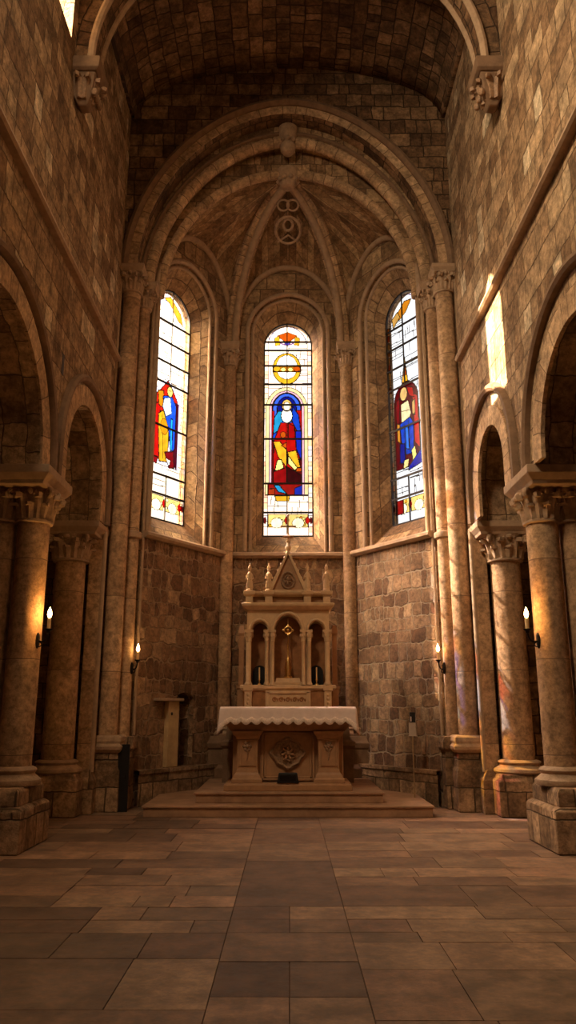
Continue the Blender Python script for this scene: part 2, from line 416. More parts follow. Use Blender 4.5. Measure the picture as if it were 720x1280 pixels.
for r in [(1246, 1330, (262, 362, 465), (.42, .4)), (1202, 1246, (270, 362, 450), (.10, .17)), (1166, 1202, (280, 445), (.33,)), (1149, 1166, (290, 362, 440), (.15, .33)),
          (1133, 1149, (296, 362, 430), (.15, .62)), (1076, 1133, (305, 415), (.18,)), (1054, 1076, (312, 406), (.5,)), (1036, 1054, (318, 404), (.3,))]: row_px(*r, 'C')
for r in [(1276, 1330, (460, 640, 900), (.3, .4)), (1212, 1276, (450, 585, 790), (.33, .36)), (1178, 1212, (442, 560, 712, 800), (.55, .6, .4)), (1165, 1178, (435, 525, 635, 800), (.3, .5, .5)),
          (1149, 1165, (432, 512, 700, 800), (.25, .6, .4)), (1133, 1149, (430, 600, 680, 800), (.7, .4, .5)), (1107, 1133, (420, 585, 650, 800), (.18, .3, .25)),
          (1096, 1107, (415, 520, 640, 720), (.45, .2, .5)), (1085, 1096, (412, 478, 520, 640, 720), (.65, .7, .6, .5))]: row_px(*r, 'R')
def autorows(x0, x1, ya, yb, hmin=.35, hmax=.7):
    y = ya
    while y < yb - .05:
        y2 = min(yb, y + R.uniform(hmin, hmax)); x = x0
        if yb - y2 < .2: y2 = yb
        while x < x1 - .05:
            x2 = min(x1, x + R.uniform(.5, 1.5))
            if x1 - x2 < .35: x2 = x1
            slab(x, x2, y, y2, R.choice((.2, .32, .42, .5, .62))); x = x2
        y = y2
autorows(-5.3, XL, py2Y(1085), 16); autorows(XR, 5.3, py2Y(1085), 16); autorows(XL, XR, py2Y(1036), 16)
Yn = py2Y(1330); autorows(-5.3, 5.3, -6, Yn)
fo = structure('floor', 'worn brown stone slab floor of the nave and apse', fm, 'floor', cat='floor')
g = M(); g.box(-5.4, 5.4, -6.1, 16.4, -.2, -.012); g.build('grout_bed', 'grout', fo)

# ================================================================ nave walls
NW = 3.15; TW = .95
for sx, side in ((-1, 'left'), (1, 'right')):
    O = (sx * NW, 0, 0); U = (0, 1, 0); N = (sx, 0, 0)
    a1 = arch(1.5, 1.5, 28); a2 = arch(1.04, 1.04, 24)
    A1 = dict(c=7.75, hw=1.5, spring=4.6, pts=a1, sill=None); A2 = dict(c=11.31, hw=1.04, spring=5.12, pts=a2, sill=None)
    m = M()
    wall(m, O, U, -6, 6.25, 0, 15.0 if sx > 0 else 15.0)
    lan = arch(.36, .6, 12)
    LW = dict(c=8.72, hw=.3, spring=12.2, pts=lan, sill=11.05)
    ops = [A1, A2]
    wall(m, O, U, 6.25, 13.0, 4.6, 9.9, ops)
    wall(m, O, U, 6.25, 13.0, 9.9, 15, [dict(c=8.72, hw=.36, spring=12.2, pts=lan, sill=11.05)] if sx < 0 else [])
    reveal(m, O, U, N, outline(7.75, 1.5, 4.6, a1, 4.6), 0, outline(7.75, 1.5, 4.6, a1, 4.6), TW)
    reveal(m, O, U, N, outline(11.31, 1.04, 5.12, a2, 4.6), 0, outline(11.31, 1.04, 5.12, a2, 4.6), TW)
    if sx < 0:
        ol = outline(8.72, .36, 12.2, lan, 11.05); reveal(m, O, U, N, ol, 0, ol, .35, close=True)
    # undersides over the piers, aisle-side face and the pier at the chancel
    for y0, y1 in ((9.25, 10.27), (12.35, 13.0)): m.face([(sx * NW, y0, 4.6), (sx * NW, y1, 4.6), (sx * (NW + TW), y1, 4.6), (sx * (NW + TW), y0, 4.6)])
    O2 = (sx * (NW + TW), 0, 0); wall(m, O2, U, 6.25, 13.0, 4.6, 7.3, ops)
    m.face([(sx * NW, 6.25, 0), (sx * (NW + TW), 6.25, 0), (sx * (NW + TW), 6.25, 4.6), (sx * NW, 6.25, 4.6)])
    structure('wall_' + side, 'tall %s nave wall of coursed weathered stone with round arcade arches' % side, m, 'wall', cat='wall')
    if sx < 0:
        hole = M(); hole.box(-3.17, -3.145, 9.80, 9.92, 6.1, 6.42); hole.build('putlog_shade_block', 'dark', bpy.data.objects['wall_left'], bevel=.01)  # dark block on the wall face, coloured as the shade inside a hole
    # hood moulds and voussoir rings round the arches
    for nm, c, hw, sp, ex in (('large', 7.75, 1.5, 4.6, 0), ('small', 11.31, 1.04, 5.12, .5)):
        t = thing('arch_ring', '%s round arch moulding on the %s nave wall, %s' % (nm, side, 'nearer the camera' if ex == 0 else 'next to the chancel'), 'arch', (sx * NW, c, 4.6), 'arcade arch mouldings')
        pts = arch(hw + .001, hw + .001, 30)
        b = 4.62 if ex else None
        k = M(); k.sweep(archpath(O, U, N, c, sp, pts, 0, b), N, [(.0, -.015), (-.0, .1), (.36, .1), (.36, -.015)] if False else [(q * 1.0, w_) for q, w_ in ((0, .02), (0, -.03), (.30, -.03), (.30, .02))])
        k.build('voussoirs', 'arch', t)
        pts = arch(hw + .34, hw + .34, 30)
        k = M(); k.sweep(archpath(O, U, N, c, sp, pts, -.0, b), N, [(0, .02), (0, -.05), (.03, -.09), (.08, -.10), (.12, -.07), (.13, .02)])
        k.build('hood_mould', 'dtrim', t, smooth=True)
    # string course
    k = M(); k.sweep([(sx * NW, -5.9, 7.7), (sx * NW, 12.8, 7.7)], (sx, 0, 0), [(a * (1 if sx < 0 else -1), b) for a, b in ((0, .03), (0, -.09), (.03, -.12), (.08, -.11), (.115, -.03), (.12, .03))])
    structure('trim_%d' % (1 if sx < 0 else 2), 'narrow moulded stone string course along the %s nave wall' % side, k, 'trim', cat='moulding')
    # aisle behind the arcade
    m = M(); ax = sx * 5.25
    wall(m, (ax, 0, 0), U, 4.9, 13.3, 0, 7.3)
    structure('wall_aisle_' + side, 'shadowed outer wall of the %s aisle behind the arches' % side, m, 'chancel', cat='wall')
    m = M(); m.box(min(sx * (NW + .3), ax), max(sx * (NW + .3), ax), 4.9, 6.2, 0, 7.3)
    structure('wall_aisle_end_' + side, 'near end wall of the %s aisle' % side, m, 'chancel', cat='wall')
    m = M(); m.box(min(sx * (NW + .1), ax), max(sx * (NW + .1), ax), 4.9, 13.3, 7.3, 7.5)
    structure('ceiling_aisle_' + side, 'dark flat ceiling of the %s aisle' % side, m, 'vault', cat='ceiling')
# west end and high roof of the nearer bays
m = M(); m.box(-3.4, 3.4, -6.3, -6, 0, 15); structure('wall_back', 'west end wall behind the camera', m, 'wall', cat='wall')
m = M(); m.box(-3.4, 3.4, -6.2, 13.2, 15, 15.3); structure('ceiling', 'high roof over the nave', m, 'vault', cat='ceiling')
# barrel vault of the last bay
m = M(); ZS = 10.9; ZV = 13.1; n = 48; rows = []; uvs = []; arc_ = [0]
for j in range(n): arc_.append(arc_[-1] + math.dist((3.2 * math.cos(PI * j / n), 1.32 * math.sin(PI * j / n)), (3.2 * math.cos(PI * (j + 1) / n), 1.32 * math.sin(PI * (j + 1) / n))))
ys = [9.5 + i * .35 for i in range(11)]
for y in ys:
    rows.append([(-3.2 * math.cos(PI * j / n), y, ZV + 1.32 * math.sin(PI * j / n)) for j in range(n + 1)]); uvs.append([(y, L_) for L_ in arc_])
m.grid(rows, uvs)
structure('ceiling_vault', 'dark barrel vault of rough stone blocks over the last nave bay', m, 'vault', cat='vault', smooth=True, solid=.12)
# transverse rib and its wall
m = M(); rib = [(-(3.02) * math.cos(PI * j / 32), 9.5, ZS + 3.02 * math.sin(PI * j / 32)) for j in range(33)]
wall(m, (0, 9.4, 0), (1, 0, 0), -3.2, 3.2, ZS, 15.0, [dict(c=0, hw=3.0, spring=ZS, pts=ell(3.0, 3.0, 32), sill=None)], step=9)
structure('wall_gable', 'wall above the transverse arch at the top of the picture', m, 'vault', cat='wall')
t = thing('transverse_rib', 'dark moulded arch rib crossing the nave vault at the top', 'rib', (0, 9.5, ZS))
k = M(); k.sweep(rib, (0, 1, 0), rect(-.12, .35, -.20, .20)); k.build('rib_band', 'vault', t)
for yy in (-.2, .2):
    k = M(); k.sweep([(x * .965, y + yy, ZS + (z - ZS) * .965) for x, y, z in rib], (0, 1, 0), [(a, b) for a, b in circ(.06, 8)]); k.build('roll_moulding', 'trim', t, smooth=True)

# ================================================================ leaves, capitals, columns
def leaf(m, cx, cy, ang, r0, z0, h, w_, out, curl=.35):
    ca, sa = math.cos(ang), math.sin(ang); rows = []
    K = 7
    for i in range(K + 1):
        s = i / K
        if s < .75: rr = r0 + out * (s / .75) ** 2 * .8; z = z0 + h * s / .75
        else:
            a = (s - .75) / .25 * PI * .95; rr = r0 + out * .8 + h * .16 * math.sin(a / 1.2) + out * .2; z = z0 + h + h * .10 * math.sin(a) - h * curl * (s - .75) * 2.2
        ww = w_ * (.55 + .5 * math.sin(PI * min(1, s * 1.15))) * (1 + .12 * math.sin(s * 22)) * .5
        row = []
        for q, bump_ in ((-1, -.012), (-.5, .012), (0, .03), (.5, .012), (1, -.012)):
            t_ = q * ww; rad = rr + bump_ * (w_ / .12)
            row.append((cx + ca * rad - sa * t_, cy + sa * rad + ca * t_, z))
        for q in (1, -1):
            t_ = q * ww; rad = rr - .035
            row.append((cx + ca * rad - sa * t_ * .8, cy + sa * rad + ca * t_ * .8, z))
        rows.append(row)
    m.grid(rows, close=True); m.face(rows[0][::-1]); m.face(rows[-1])
def capital_mesh(cx, cy, r, z0, z1, sq):
    """bell with two tiers of leaves and corner volutes; sq = half side of the abacus"""
    m = M(); H = z1 - z0
    m.lathe([(r * .98, 0), (r * 1.18, .015), (r * 1.2, .04), (r * 1.02, .06), (r * 1.0, .1 * H + .05), (r * 1.1, H * .5), (r * 1.35, H * .85), (r * 1.5, H)], cx, cy, 20, z0)
    n = 8
    for i in range(n): leaf(m, cx, cy, 2 * PI * i / n, r * 1.02, z0 + .05, H * .42, r * .85, r * .32)
    for i in range(n): leaf(m, cx, cy, 2 * PI * (i + .5) / n, r * 1.05, z0 + .05, H * .68, r * .8, r * (.5 if i % 2 else .45))
    for i in range(12):
        a = 2 * PI * i / 12 + PI / 12 * 0 + PI / 4
        diag = i % 3 == 0; e = min(sq * 1.28, sq * .93 / max(abs(math.cos(a)), abs(math.sin(a)))) if diag else min(sq * .95, sq * .86 / max(abs(math.cos(a)), abs(math.sin(a))))
        rr = H * (.15 if diag else .10); th = r * (.17 if diag else .12)
        c = (cx + e * math.cos(a), cy + e * math.sin(a), z1 - H * (.2 if diag else .16))
        pth = [(cx + r * 1.05 * math.cos(a), cy + r * 1.05 * math.sin(a), z0 + H * .35)] + [(c[0] - math.cos(a) * rr * (1 - k / 16) * math.cos(k * .75), c[1] - math.sin(a) * rr * (1 - k / 16) * math.cos(k * .75), c[2] + rr * (1 - k / 16) * math.sin(k * .75)) for k in range(13)]
        m.tube(pth, [th * .7] + [th * (1 - k / 26) for k in range(13)], 7)
    for i in range(4):
        a = i * PI / 2; m.ball((cx + math.cos(a) * r * 1.42, cy + math.sin(a) * r * 1.42, z1 - H * .14), r * .22, r * .22, H * .1, 8, 5)
    return m
def base_prof(r, h):       # attic base
    return [(r * 1.55, 0), (r * 1.62, h * .12), (r * 1.6, h * .3), (r * 1.42, h * .42), (r * 1.3, h * .5), (r * 1.22, h * .62), (r * 1.3, h * .72), (r * 1.34, h * .8), (r * 1.28, h * .9), (r * 1.03, h)]
def shaft(t, cx, cy, r, z0, z1, seg=26, entasis=.02):
    m = M(); n = 8; m.lathe([(r * (1 - entasis * i / n), (z1 - z0) * i / n) for i in range(n + 1)], cx, cy, seg, z0); return m.build('shaft', 'drum', t, smooth=True)
def abacus(m, cx, cy, hx, hy, z0, z1):
    h = z1 - z0
    m.loft([(z0, hx * .86, hy * .86), (z0 + h * .2, hx * .88, hy * .88), (z0 + h * .5, hx * .98, hy * .98), (z0 + h * .55, hx, hy), (z1, hx, hy)], cx, cy)

for sx, side in ((-1, 'left'), (1, 'right')):
    # --- pier of two columns
    cy = 9.78
    t = thing('clustered_column', 'paired round stone columns sharing one block, nearest the %s edge, carrying a lit candle' % side, 'column', (sx * 3.6, cy, 0), 'stout columns under the arcade arches')
    m = M(); cx = sx * 3.62
    m.loft([(0, .60, .56), (.46, .60, .56), (.50, .54, .50)], cx, cy); m.build('lower_plinth', 'block', t, bevel=.02)
    m = M(); m.loft([(.5, .53, .49), (.66, .53, .49), (.70, .50, .46)], cx, cy); m.build('plinth', 'block', t, bevel=.015)
    for k in (3.33, 3.76):
        m = M(); m.lathe(base_prof(.205, .22), sx * k, cy, 28, .70); m.build('base', 'carve', t, smooth=True)
        shaft(t, sx * k, cy, .205, .92, 3.95)
        capital_mesh(sx * k, cy, .2, 3.92, 4.38, .27).build('capital', 'carve', t, smooth=True)
    m = M(); abacus(m, sx * 3.62, cy, .60, .54, 4.36, 4.598); m.build('abacus', 'trim', t, bevel=.01)
    # --- respond column next to the chancel
    t = thing('respond_column', 'single stout round column with carved capital next to the chancel, %s side' % side, 'column', (sx * 3.62, 12.62, 0), 'stout columns under the arcade arches')
    cx, cy = sx * 3.64, 12.66
    m = M(); m.loft([(0, .44, .40), (.52, .44, .40), (.56, .38, .36), (.62, .37, .35)], cx, cy); m.build('plinth', 'block', t, bevel=.02)
    m = M(); m.lathe(base_prof(.25, .2), cx, cy, 28, .62); m.build('base', 'carve', t, smooth=True)
    shaft(t, cx, cy, .25, .82, 3.98)
    capital_mesh(cx, cy, .25, 3.95, 4.40, .33).build('capital', 'carve', t, smooth=True)
    m = M(); abacus(m, cx, 12.74, .53, .48, 4.38, 4.598); m.build('abacus', 'trim', t, bevel=.01)
    # flat pilaster between respond and chancel pier
    t = thing('flat_pilaster', 'flat stone pilaster strip beside the respond column, %s side' % side, 'pilaster', (sx * 3.2, 12.85, 0), 'flat pilasters')
    m = M(); m.box(min(sx * 3.13, sx * 3.36), max(sx * 3.13, sx * 3.36), 12.72, 13.02, .62, 4.38); m.build('shaft', 'drum', t, bevel=.02)
    m = M(); m.loft([(0, .20, .2), (.5, .20, .2), (.56, .17, .18), (.66, .12, .15)], sx * 3.25, 12.84); m.build('base', 'block', t, bevel=.015)
    # thin shaft running up the corner
    m = M(); m.lathe([(.045, 0), (.045, 3.9)], sx * 3.12, 12.76, 12, .62); m.build('corner_roll', 'trim', t, smooth=True)

# ================================================================ chancel arch wall (three orders) and its columns
OR = [(12.95, .36, 2.87, 9.75, 3.45, 3.13), (13.30, .31, 2.69, 9.6, 3.25, 2.93), (13.60, .12, 2.56, 9.5, 2.85, 2.61)]
m = M()
for i, (Y, dep, hw, sp, rise, jb) in enumerate(OR):
    pts = rnd_arch(hw, rise) if i < 2 else ell(hw, rise, 44)
    O, U, N = (0, Y, 0), (1, 0, 0), (0, 1, 0)
    X = 5.4 if i == 0 else 4.2
    wall(m, O, U, -X, X, 0, 15, [dict(c=0, hw=hw, spring=sp, pts=pts, sill=None, jamb=jb)], step=1)
    o = outline(0, hw, sp, pts, 0, jb); reveal(m, O, U, N, o, 0, o, dep)
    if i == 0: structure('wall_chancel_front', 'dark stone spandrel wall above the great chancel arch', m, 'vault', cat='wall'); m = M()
structure('wall_chancel', 'stone wall around the stepped chancel arch', m, 'chancel', cat='wall')
t = thing('chancel_arch', 'great pointed round arch of three stone orders framing the altar apse', 'arch', (0, 13, 9.7))
pts = rnd_arch(2.871, 3.451)
k = M(); k.sweep(archpath((0, 12.95, 0), (1, 0, 0), (0, 1, 0), 0, 9.75, pts, 0), (0, 1, 0), [(0, .37), (0, -.012), (.17, -.012), (.17, .3)]); k.build('voussoirs', 'arch', t)
pts = rnd_arch(3.06, 3.64)
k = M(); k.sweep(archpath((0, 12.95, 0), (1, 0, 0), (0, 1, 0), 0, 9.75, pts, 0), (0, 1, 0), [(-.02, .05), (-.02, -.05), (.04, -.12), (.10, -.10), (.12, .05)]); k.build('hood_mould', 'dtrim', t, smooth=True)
pts = rnd_arch(2.72, 3.28)
k = M(); k.sweep(archpath((0, 13.30, 0), (1, 0, 0), (0, 1, 0), 0, 9.6, pts, .09), (0, 1, 0), [(a, b) for a, b in circ(.115, 14)]); k.build('roll_moulding', 'arch', t, smooth=True)
pts = rnd_arch(2.86, 3.42)
k = M(); k.sweep(archpath((0, 13.30, 0), (1, 0, 0), (0, 1, 0), 0, 9.6, pts, .0), (0, 1, 0), [(a, b) for a, b in circ(.045, 8)]); k.build('inner_roll', 'dtrim', t, smooth=True)
pts = ell(2.57, 2.86, 44)
k = M(); k.sweep(archpath((0, 13.62, 0), (1, 0, 0), (0, 1, 0), 0, 9.5, pts, .05), (0, 1, 0), [(a - .02, b) for a, b in circ(.10, 12)]); k.build('rib_moulding', 'arch', t, smooth=True)
# keystone
t2 = thing('keystone', 'carved bulbous keystone hanging at the crown of the chancel arch', 'keystone', (0, 13.3, 12.7))
k = M(); k.lathe([(.0, -.30), (.10, -.29), (.15, -.22), (.16, -.12), (.12, -.02), (.17, .04), (.2, .12), (.2, .3)], 0, 13.34, 20, 12.86); k.build('knob', 'carve', t2, smooth=True)
k = M()
for i in range(8): k.ball((.15 * math.cos(i * PI / 4), 13.34 + .15 * math.sin(i * PI / 4), 12.84), .05, .05, .05, 8, 5)
k.build('beading', 'carve', t2, smooth=True)

for sx, side in ((-1, 'left'), (1, 'right')):
    t = thing('chancel_pier', 'tall %s chancel pier of slender stone shafts with leafy capitals' % side, 'column', (sx * 2.95, 13.1, 0), 'chancel piers')
    # common plinth with moulded top
    m = M(); m.loft([(0, .30, .30), (.62, .30, .30), (.68, .27, .28), (.92, .26, .27)], sx * 3.0, 13.18); m.build('plinth', 'block', t, bevel=.02)
    m = M(); m.loft([(.90, .27, .28), (.95, .31, .32), (1.0, .32, .33), (1.04, .28, .30), (1.08, .30, .31), (1.14, .29, .30), (1.17, .25, .26)], sx * 2.99, 13.17); m.build('base_moulding', 'carve', t, bevel=.008)
    m = M(); m.loft([(0, .2, .18), (.9, .2, .18), (.95, .25, .22), (1.05, .24, .21), (1.14, .2, .18)], sx * 2.80, 13.42)
    m.build('inner_plinth', 'block', t, bevel=.015)
    shaft(t, sx * 2.975, 13.1, .165, 1.15, 9.22, entasis=0)
    shaft(t, sx * 2.80, 13.42, .125, 1.12, 9.05, entasis=0)
    capital_mesh(sx * 2.975, 13.1, .165, 9.2, 9.62, .22).build('capital', 'carve', t, smooth=True)
    capital_mesh(sx * 2.79, 13.42, .125, 9.05, 9.45, .18).build('capital', 'carve', t, smooth=True)
    m = M(); abacus(m, sx * 2.97, 13.1, .25, .25, 9.60, 9.755); m.build('abacus', 'trim', t, bevel=.008)
    m = M(); abacus(m, sx * 2.75, 13.44, .22, .2, 9.44, 9.6); m.build('abacus', 'trim', t, bevel=.008)
    for zz in (4.6,):
        m = M(); m.lathe([(.12, -.07), (.17, -.05), (.18, 0), (.17, .05), (.12, .07)], sx * 2.80, 13.42, 20, zz); m.build('shaft_ring', 'trim', t, smooth=True)
    # thin corner rolls left and right of the main shaft
    for dx, dy, r_ in ((3.165, 12.93, .04), (2.64, 13.6, .035)):
        m = M(); m.lathe([(r_, 0), (r_, 8.3)], sx * dx, dy, 10, 1.15); m.build('corner_roll', 'trim', t, smooth=True)

# ================================================================ apse
A_ = V((-2.62, 13.6, 0)); B_ = V((-1.26, 15.6, 0)); C_ = V((0, 13.72, 12.32))
PL = [A_, B_, V((1.26, 15.6, 0)), V((2.62, 13.6, 0))]
ZSP = [9.5, 9.38, 9.38, 9.5]
def qpath(p0, z0, c, n=20):
    D = V((c.x - p0.x, c.y - p0.y, 0)); H = c.z - z0
    return [V((p0.x, p0.y, z0)) + D * (1 - math.cos(PI / 2 * i / n)) + V((0, 0, H * math.sin(PI / 2 * i / n))) for i in range(n + 1)]
apex_z = 11.35
RIB = [qpath(PL[i], ZSP[i], C_) for i in range(4)]
bays = []
for i in range(3):
    p, q = PL[i], PL[i + 1]; L = (q - p).length; U = (q - p).normalized()
    N = V((U.y, -U.x, 0)); mid = (p + q) / 2
    if N.dot(mid - V((0, 13, 0))) < 0: N = -N
    bays.append((p, q, L, U, N))
def formeret(L, zs0, zs1, n=20):
    """list of (u,z) along the wall"""
    a = [(L / 2 * (1 - math.cos(PI / 2 * i / n)), zs0 + (apex_z - zs0) * math.sin(PI / 2 * i / n)) for i in range(n + 1)]
    b = [(L - L / 2 * (1 - math.cos(PI / 2 * i / n)), zs1 + (apex_z - zs1) * math.sin(PI / 2 * i / n)) for i in range(n + 1)]
    return a, b
webs = M(); WIN = []
BN = ('left', 'back', 'right')
for i, (p, q, L, U, N) in enumerate(bays):
    fa, fb = formeret(L, ZSP[i], ZSP[i + 1]); full = fa + fb[::-1][1:]
    for half, ribp in ((fa, RIB[i]), (fb, RIB[i + 1])):
        K = 8; rows = []; uvs = []; s = 0; last = None
        for k in range(21):
            f = p + U * half[k][0] + V((0, 0, half[k][1])); r = ribp[k]
            if last is not None: s += ((f - last[0]).length + (r - last[1]).length) / 2
            last = (f, r)
            rows.append([tuple(f.lerp(r, j / K) + V((0, 0, .10 * math.sin(PI * j / K) * math.sin(PI * min(1, k / 20 + .0))))) for j in range(K + 1)])
            ln = (f - r).length; uvs.append([((1 - j / K) * ln, s) for j in range(K + 1)])
        webs.grid(rows, uvs)
    c = (.98, L / 2, L - .98)[i]
    # wall faces: rubble below the string course, ashlar above
    wa = [(.79, 9.86), (.70, 9.86)]
    F1 = arch(.86, .90, 24); F2 = arch(.80, .84, 24); G = arch(.54, .56, 24)
    m = M(); top = lambda u, full=full: (interp(full, max(0, min(full[-1][0], u))) or 9.4) + .12
    opn = dict(c=c, hw=.86, spring=9.75, pts=F1, sill=4.72)
    wall(m, p, U, -.06, L + .06, 4.62, top, [opn], step=.12)
    o1 = outline(c, .86, 9.75, F1, 4.72); o2 = outline(c, .86, 9.75, F1, 4.72); o3 = outline(c, .78, 9.75, arch(.78, .82, 24), 4.74); o4 = outline(c, .55, 9.62, arch(.55, .57, 24), 5.15)
    reveal(m, p, U, N, o1, 0, o2, .08, close=True); reveal(m, p, U, N, o2, .08, o3, .08, close=True); reveal(m, p, U, N, o3, .08, o4, .42, close=True); reveal(m, p, U, N, o4, .42, o4, .6, close=True)
    structure('wall_apse_' + BN[i], '%s upper apse wall of pale ashlar around its stained glass window' % BN[i], m, 'chancel', cat='wall')
    m = M()
    if i == 0:
        # niche recess in the left wall
        nc, nh = 1.26, .24
        wall(m, p, U, -.06, L + .06, 0, 4.66, [dict(c=nc, hw=nh, spring=1.76, pts=arch(nh, .12, 10), sill=.58)], step=1)
        o = outline(nc, nh, 1.76, arch(nh, .12, 10), .58); reveal(m, p, U, N, o, 0, o, .4, close=True)
        m.face([place(p, U, N, z_, .4) for z_ in o])
    else: wall(m, p, U, -.06, L + .06, 0, 4.66, step=1)
    structure('wall_apse_lower_' + BN[i], '%s lower apse wall of dark rubble stone with pale mortar' % BN[i], m, 'rubbler' if i == 2 else 'rubble', cat='wall')
    # moulding round the window
    t = thing('window_surround', 'rounded stone moulding framing the %s apse window' % BN[i], 'window surround', tuple(p + U * c + V((0, 0, 4.7))), 'window surrounds')
    k = M(); k.sweep(archpath(p, U, N, c, 9.75, arch(.90, .94, 28), 0, 4.74), N, circ(.05, 10)); k.build('roll_moulding', 'trim', t, smooth=True)
    k = M(); k.sweep(archpath(p, U, N, c, 9.75, arch(.79, .83, 28), .08, 4.76), N, circ(.035, 8)); k.build('inner_roll', 'trim', t, smooth=True)
    # string course with sloped top, wall plinth
    k = M(); k.sweep([tuple(p + U * -.03 + V((0, 0, 4.60))), tuple(p + U * (L + .03) + V((0, 0, 4.60)))], N, [(a, b) for a, b in ((-.0, .02), (0, -.07), (.04, -.13), (.09, -.13), (.12, -.10), (.13, .02))] if U.cross(N).z > 0 else [(-a, b) for a, b in ((-.0, .02), (0, -.07), (.04, -.13), (.09, -.13), (.12, -.10), (.13, .02))])
    structure('trim_%d' % (3 + i), 'moulded stone sill course under the %s apse window' % BN[i], k, 'trim', cat='moulding')
    k = M()
    za = [tuple(p + U * uu - N * dd + V((0, 0, zz))) for uu, dd, zz in ((-.0, .14, 0), (L, .14, 0), (L, .14, .50), (0, .14, .50), (0, .16, .52), (L, .16, .52), (L, .16, .58), (0, .16, .58), (0, 0, .58), (L, 0, .58))]
    for a, b in ((0, 3), (1, 2)): pass
    k.face([za[0], za[1], za[2], za[3]]); k.face([za[3], za[2], za[5], za[4]]); k.face([za[4], za[5], za[6], za[7]]); k.face([za[7], za[6], za[9], za[8]])
    structure('baseboard_' + BN[i], 'low projecting stone ledge along the foot of the %s apse wall' % BN[i], k, 'block', cat='ledge')
    WIN.append((p, U, N, c))
structure('ceiling_apse', 'ribbed apse vault webs of thin coursed stone', webs, 'web', cat='vault', smooth=True)
# ribs
for i, lab in ((1, 'left'), (2, 'right')):
    d = (C_ - PL[i]); bn = V((-d.y, d.x, 0)).normalized()
    pth = [tuple(v) for v in RIB[i]]
    ref = (V(pth[1]) - V(pth[0])).normalized().cross(bn)
    inward = V((d.x, d.y, 0)).normalized()
    sg = 1 if ref.dot(inward) > 0 else -1
    t = thing('vault_rib', 'curved stone rib rising from the %s apse column to the vault boss' % lab, 'rib', pth[0], 'apse vault ribs')
    k = M(); k.sweep(pth, bn, [(sg * a, b) for a, b in ((-.1, -.15), (.08, -.16), (.13, -.12), (.13, .12), (.08, .16), (-.1, .15))]); k.build('rib_band', 'arch', t)
    k = M(); k.sweep([tuple(V(v)) for v in pth], bn, [(sg * .16 + a, b) for a, b in circ(.08, 10)]); k.build('roll_moulding', 'trim', t, smooth=True)
# formeret ribs on the walls
for i, (p, q, L, U, N) in enumerate(bays):
    fa, fb = formeret(L, ZSP[i], ZSP[i + 1]); full = fa + fb[::-1][1:]
    k = M(); k.sweep([place(p, U, N, (u, z), -.02) for u, z in full], N, circ(.07, 10))
    k.build('wall_rib', 'trim', smooth=True, label='slim rib tracing the vault edge above the %s apse window' % BN[i], cat='rib', group='wall ribs')
t = thing('vault_boss', 'round carved boss where the apse ribs meet', 'boss', tuple(C_))
k = M(); k.lathe([(0, -.26), (.12, -.25), (.17, -.2), (.18, -.12), (.22, -.08), (.26, 0), (.26, .1)], C_.x, C_.y + .02, 22, C_.z); k.build('boss', 'carve', t, smooth=True)
k = M()
for i in range(10): k.ball((C_.x + .2 * math.cos(i * PI / 5), C_.y + .02 + .2 * math.sin(i * PI / 5), C_.z - .11), .05, .05, .045, 8, 5)
k.build('petals', 'carve', t, smooth=True)
# carved relief between the ribs
f0 = V((0, 15.6, apex_z)); rg = lambda s: f0.lerp(C_, s)
rd = (C_ - f0).normalized(); rn = V((0, rd.z, -rd.y)).normalized()
if rn.z > 0: rn = -rn
t = thing('carved_relief', 'worn medallion carved into the vault web between the two ribs', 'relief', tuple(rg(.5)))
def relring(s, r, rr, nm, oy=0, ox=0, sq=1, squ=1):
    c = rg(s) + rn * .02 + V((0, 0, -.06)) + V((ox, 0, 0)); k = M(); pa = [tuple(c + V((1, 0, 0)) * r * math.cos(2 * PI * j / 28) + rd * r * sq * math.sin(2 * PI * j / 28)) for j in range(28)]
    k.sweep(pa, rn, circ(rr, 8), closed=True); k.build(nm, 'carve', t, smooth=True)
relring(.47, .27, .03, 'ring', sq=1.15); relring(.53, .10, .03, 'leaf_ring', sq=1.3); relring(.74, .12, .022, 'ring', ox=-.10); relring(.74, .12, .022, 'ring', ox=.10)
k = M(); c = rg(.36) + V((0, 0, -.07)); k.sweep([tuple(c + V((-.22, 0, 0)) + rd * -.04), tuple(c + rd * .12), tuple(c + V((.22, 0, 0)) + rd * -.04)], rn, circ(.025, 8)); k.build('chevron', 'carve', t, smooth=True)

for sx, side in ((-1, 'left'), (1, 'right')):
    cx, cy = sx * 1.27, 15.5
    t = thing('apse_column', 'slender engaged column with carved capital between %s and centre apse windows' % side, 'column', (cx, cy, 0), 'slender apse columns')
    m = M(); m.loft([(0, .34, .34), (.5, .34, .34), (.56, .28, .28), (.84, .27, .27), (.86, .30, .30), (.95, .32, .32), (1.0, .28, .28), (1.08, .24, .24)], cx, cy); m.build('pedestal', 'dtrim', t, bevel=.012)
    m = M(); m.lathe(base_prof(.14, .16), cx, cy, 20, 1.08); m.build('base', 'carve', t, smooth=True)
    shaft(t, cx, cy, .135, 1.24, 8.85, entasis=0)
    capital_mesh(cx, cy, .135, 8.83, 9.22, .18).build('capital', 'carve', t, smooth=True)
    m = M(); abacus(m, cx, cy, .21, .21, 9.2, 9.38); m.build('abacus', 'trim', t, bevel=.008)

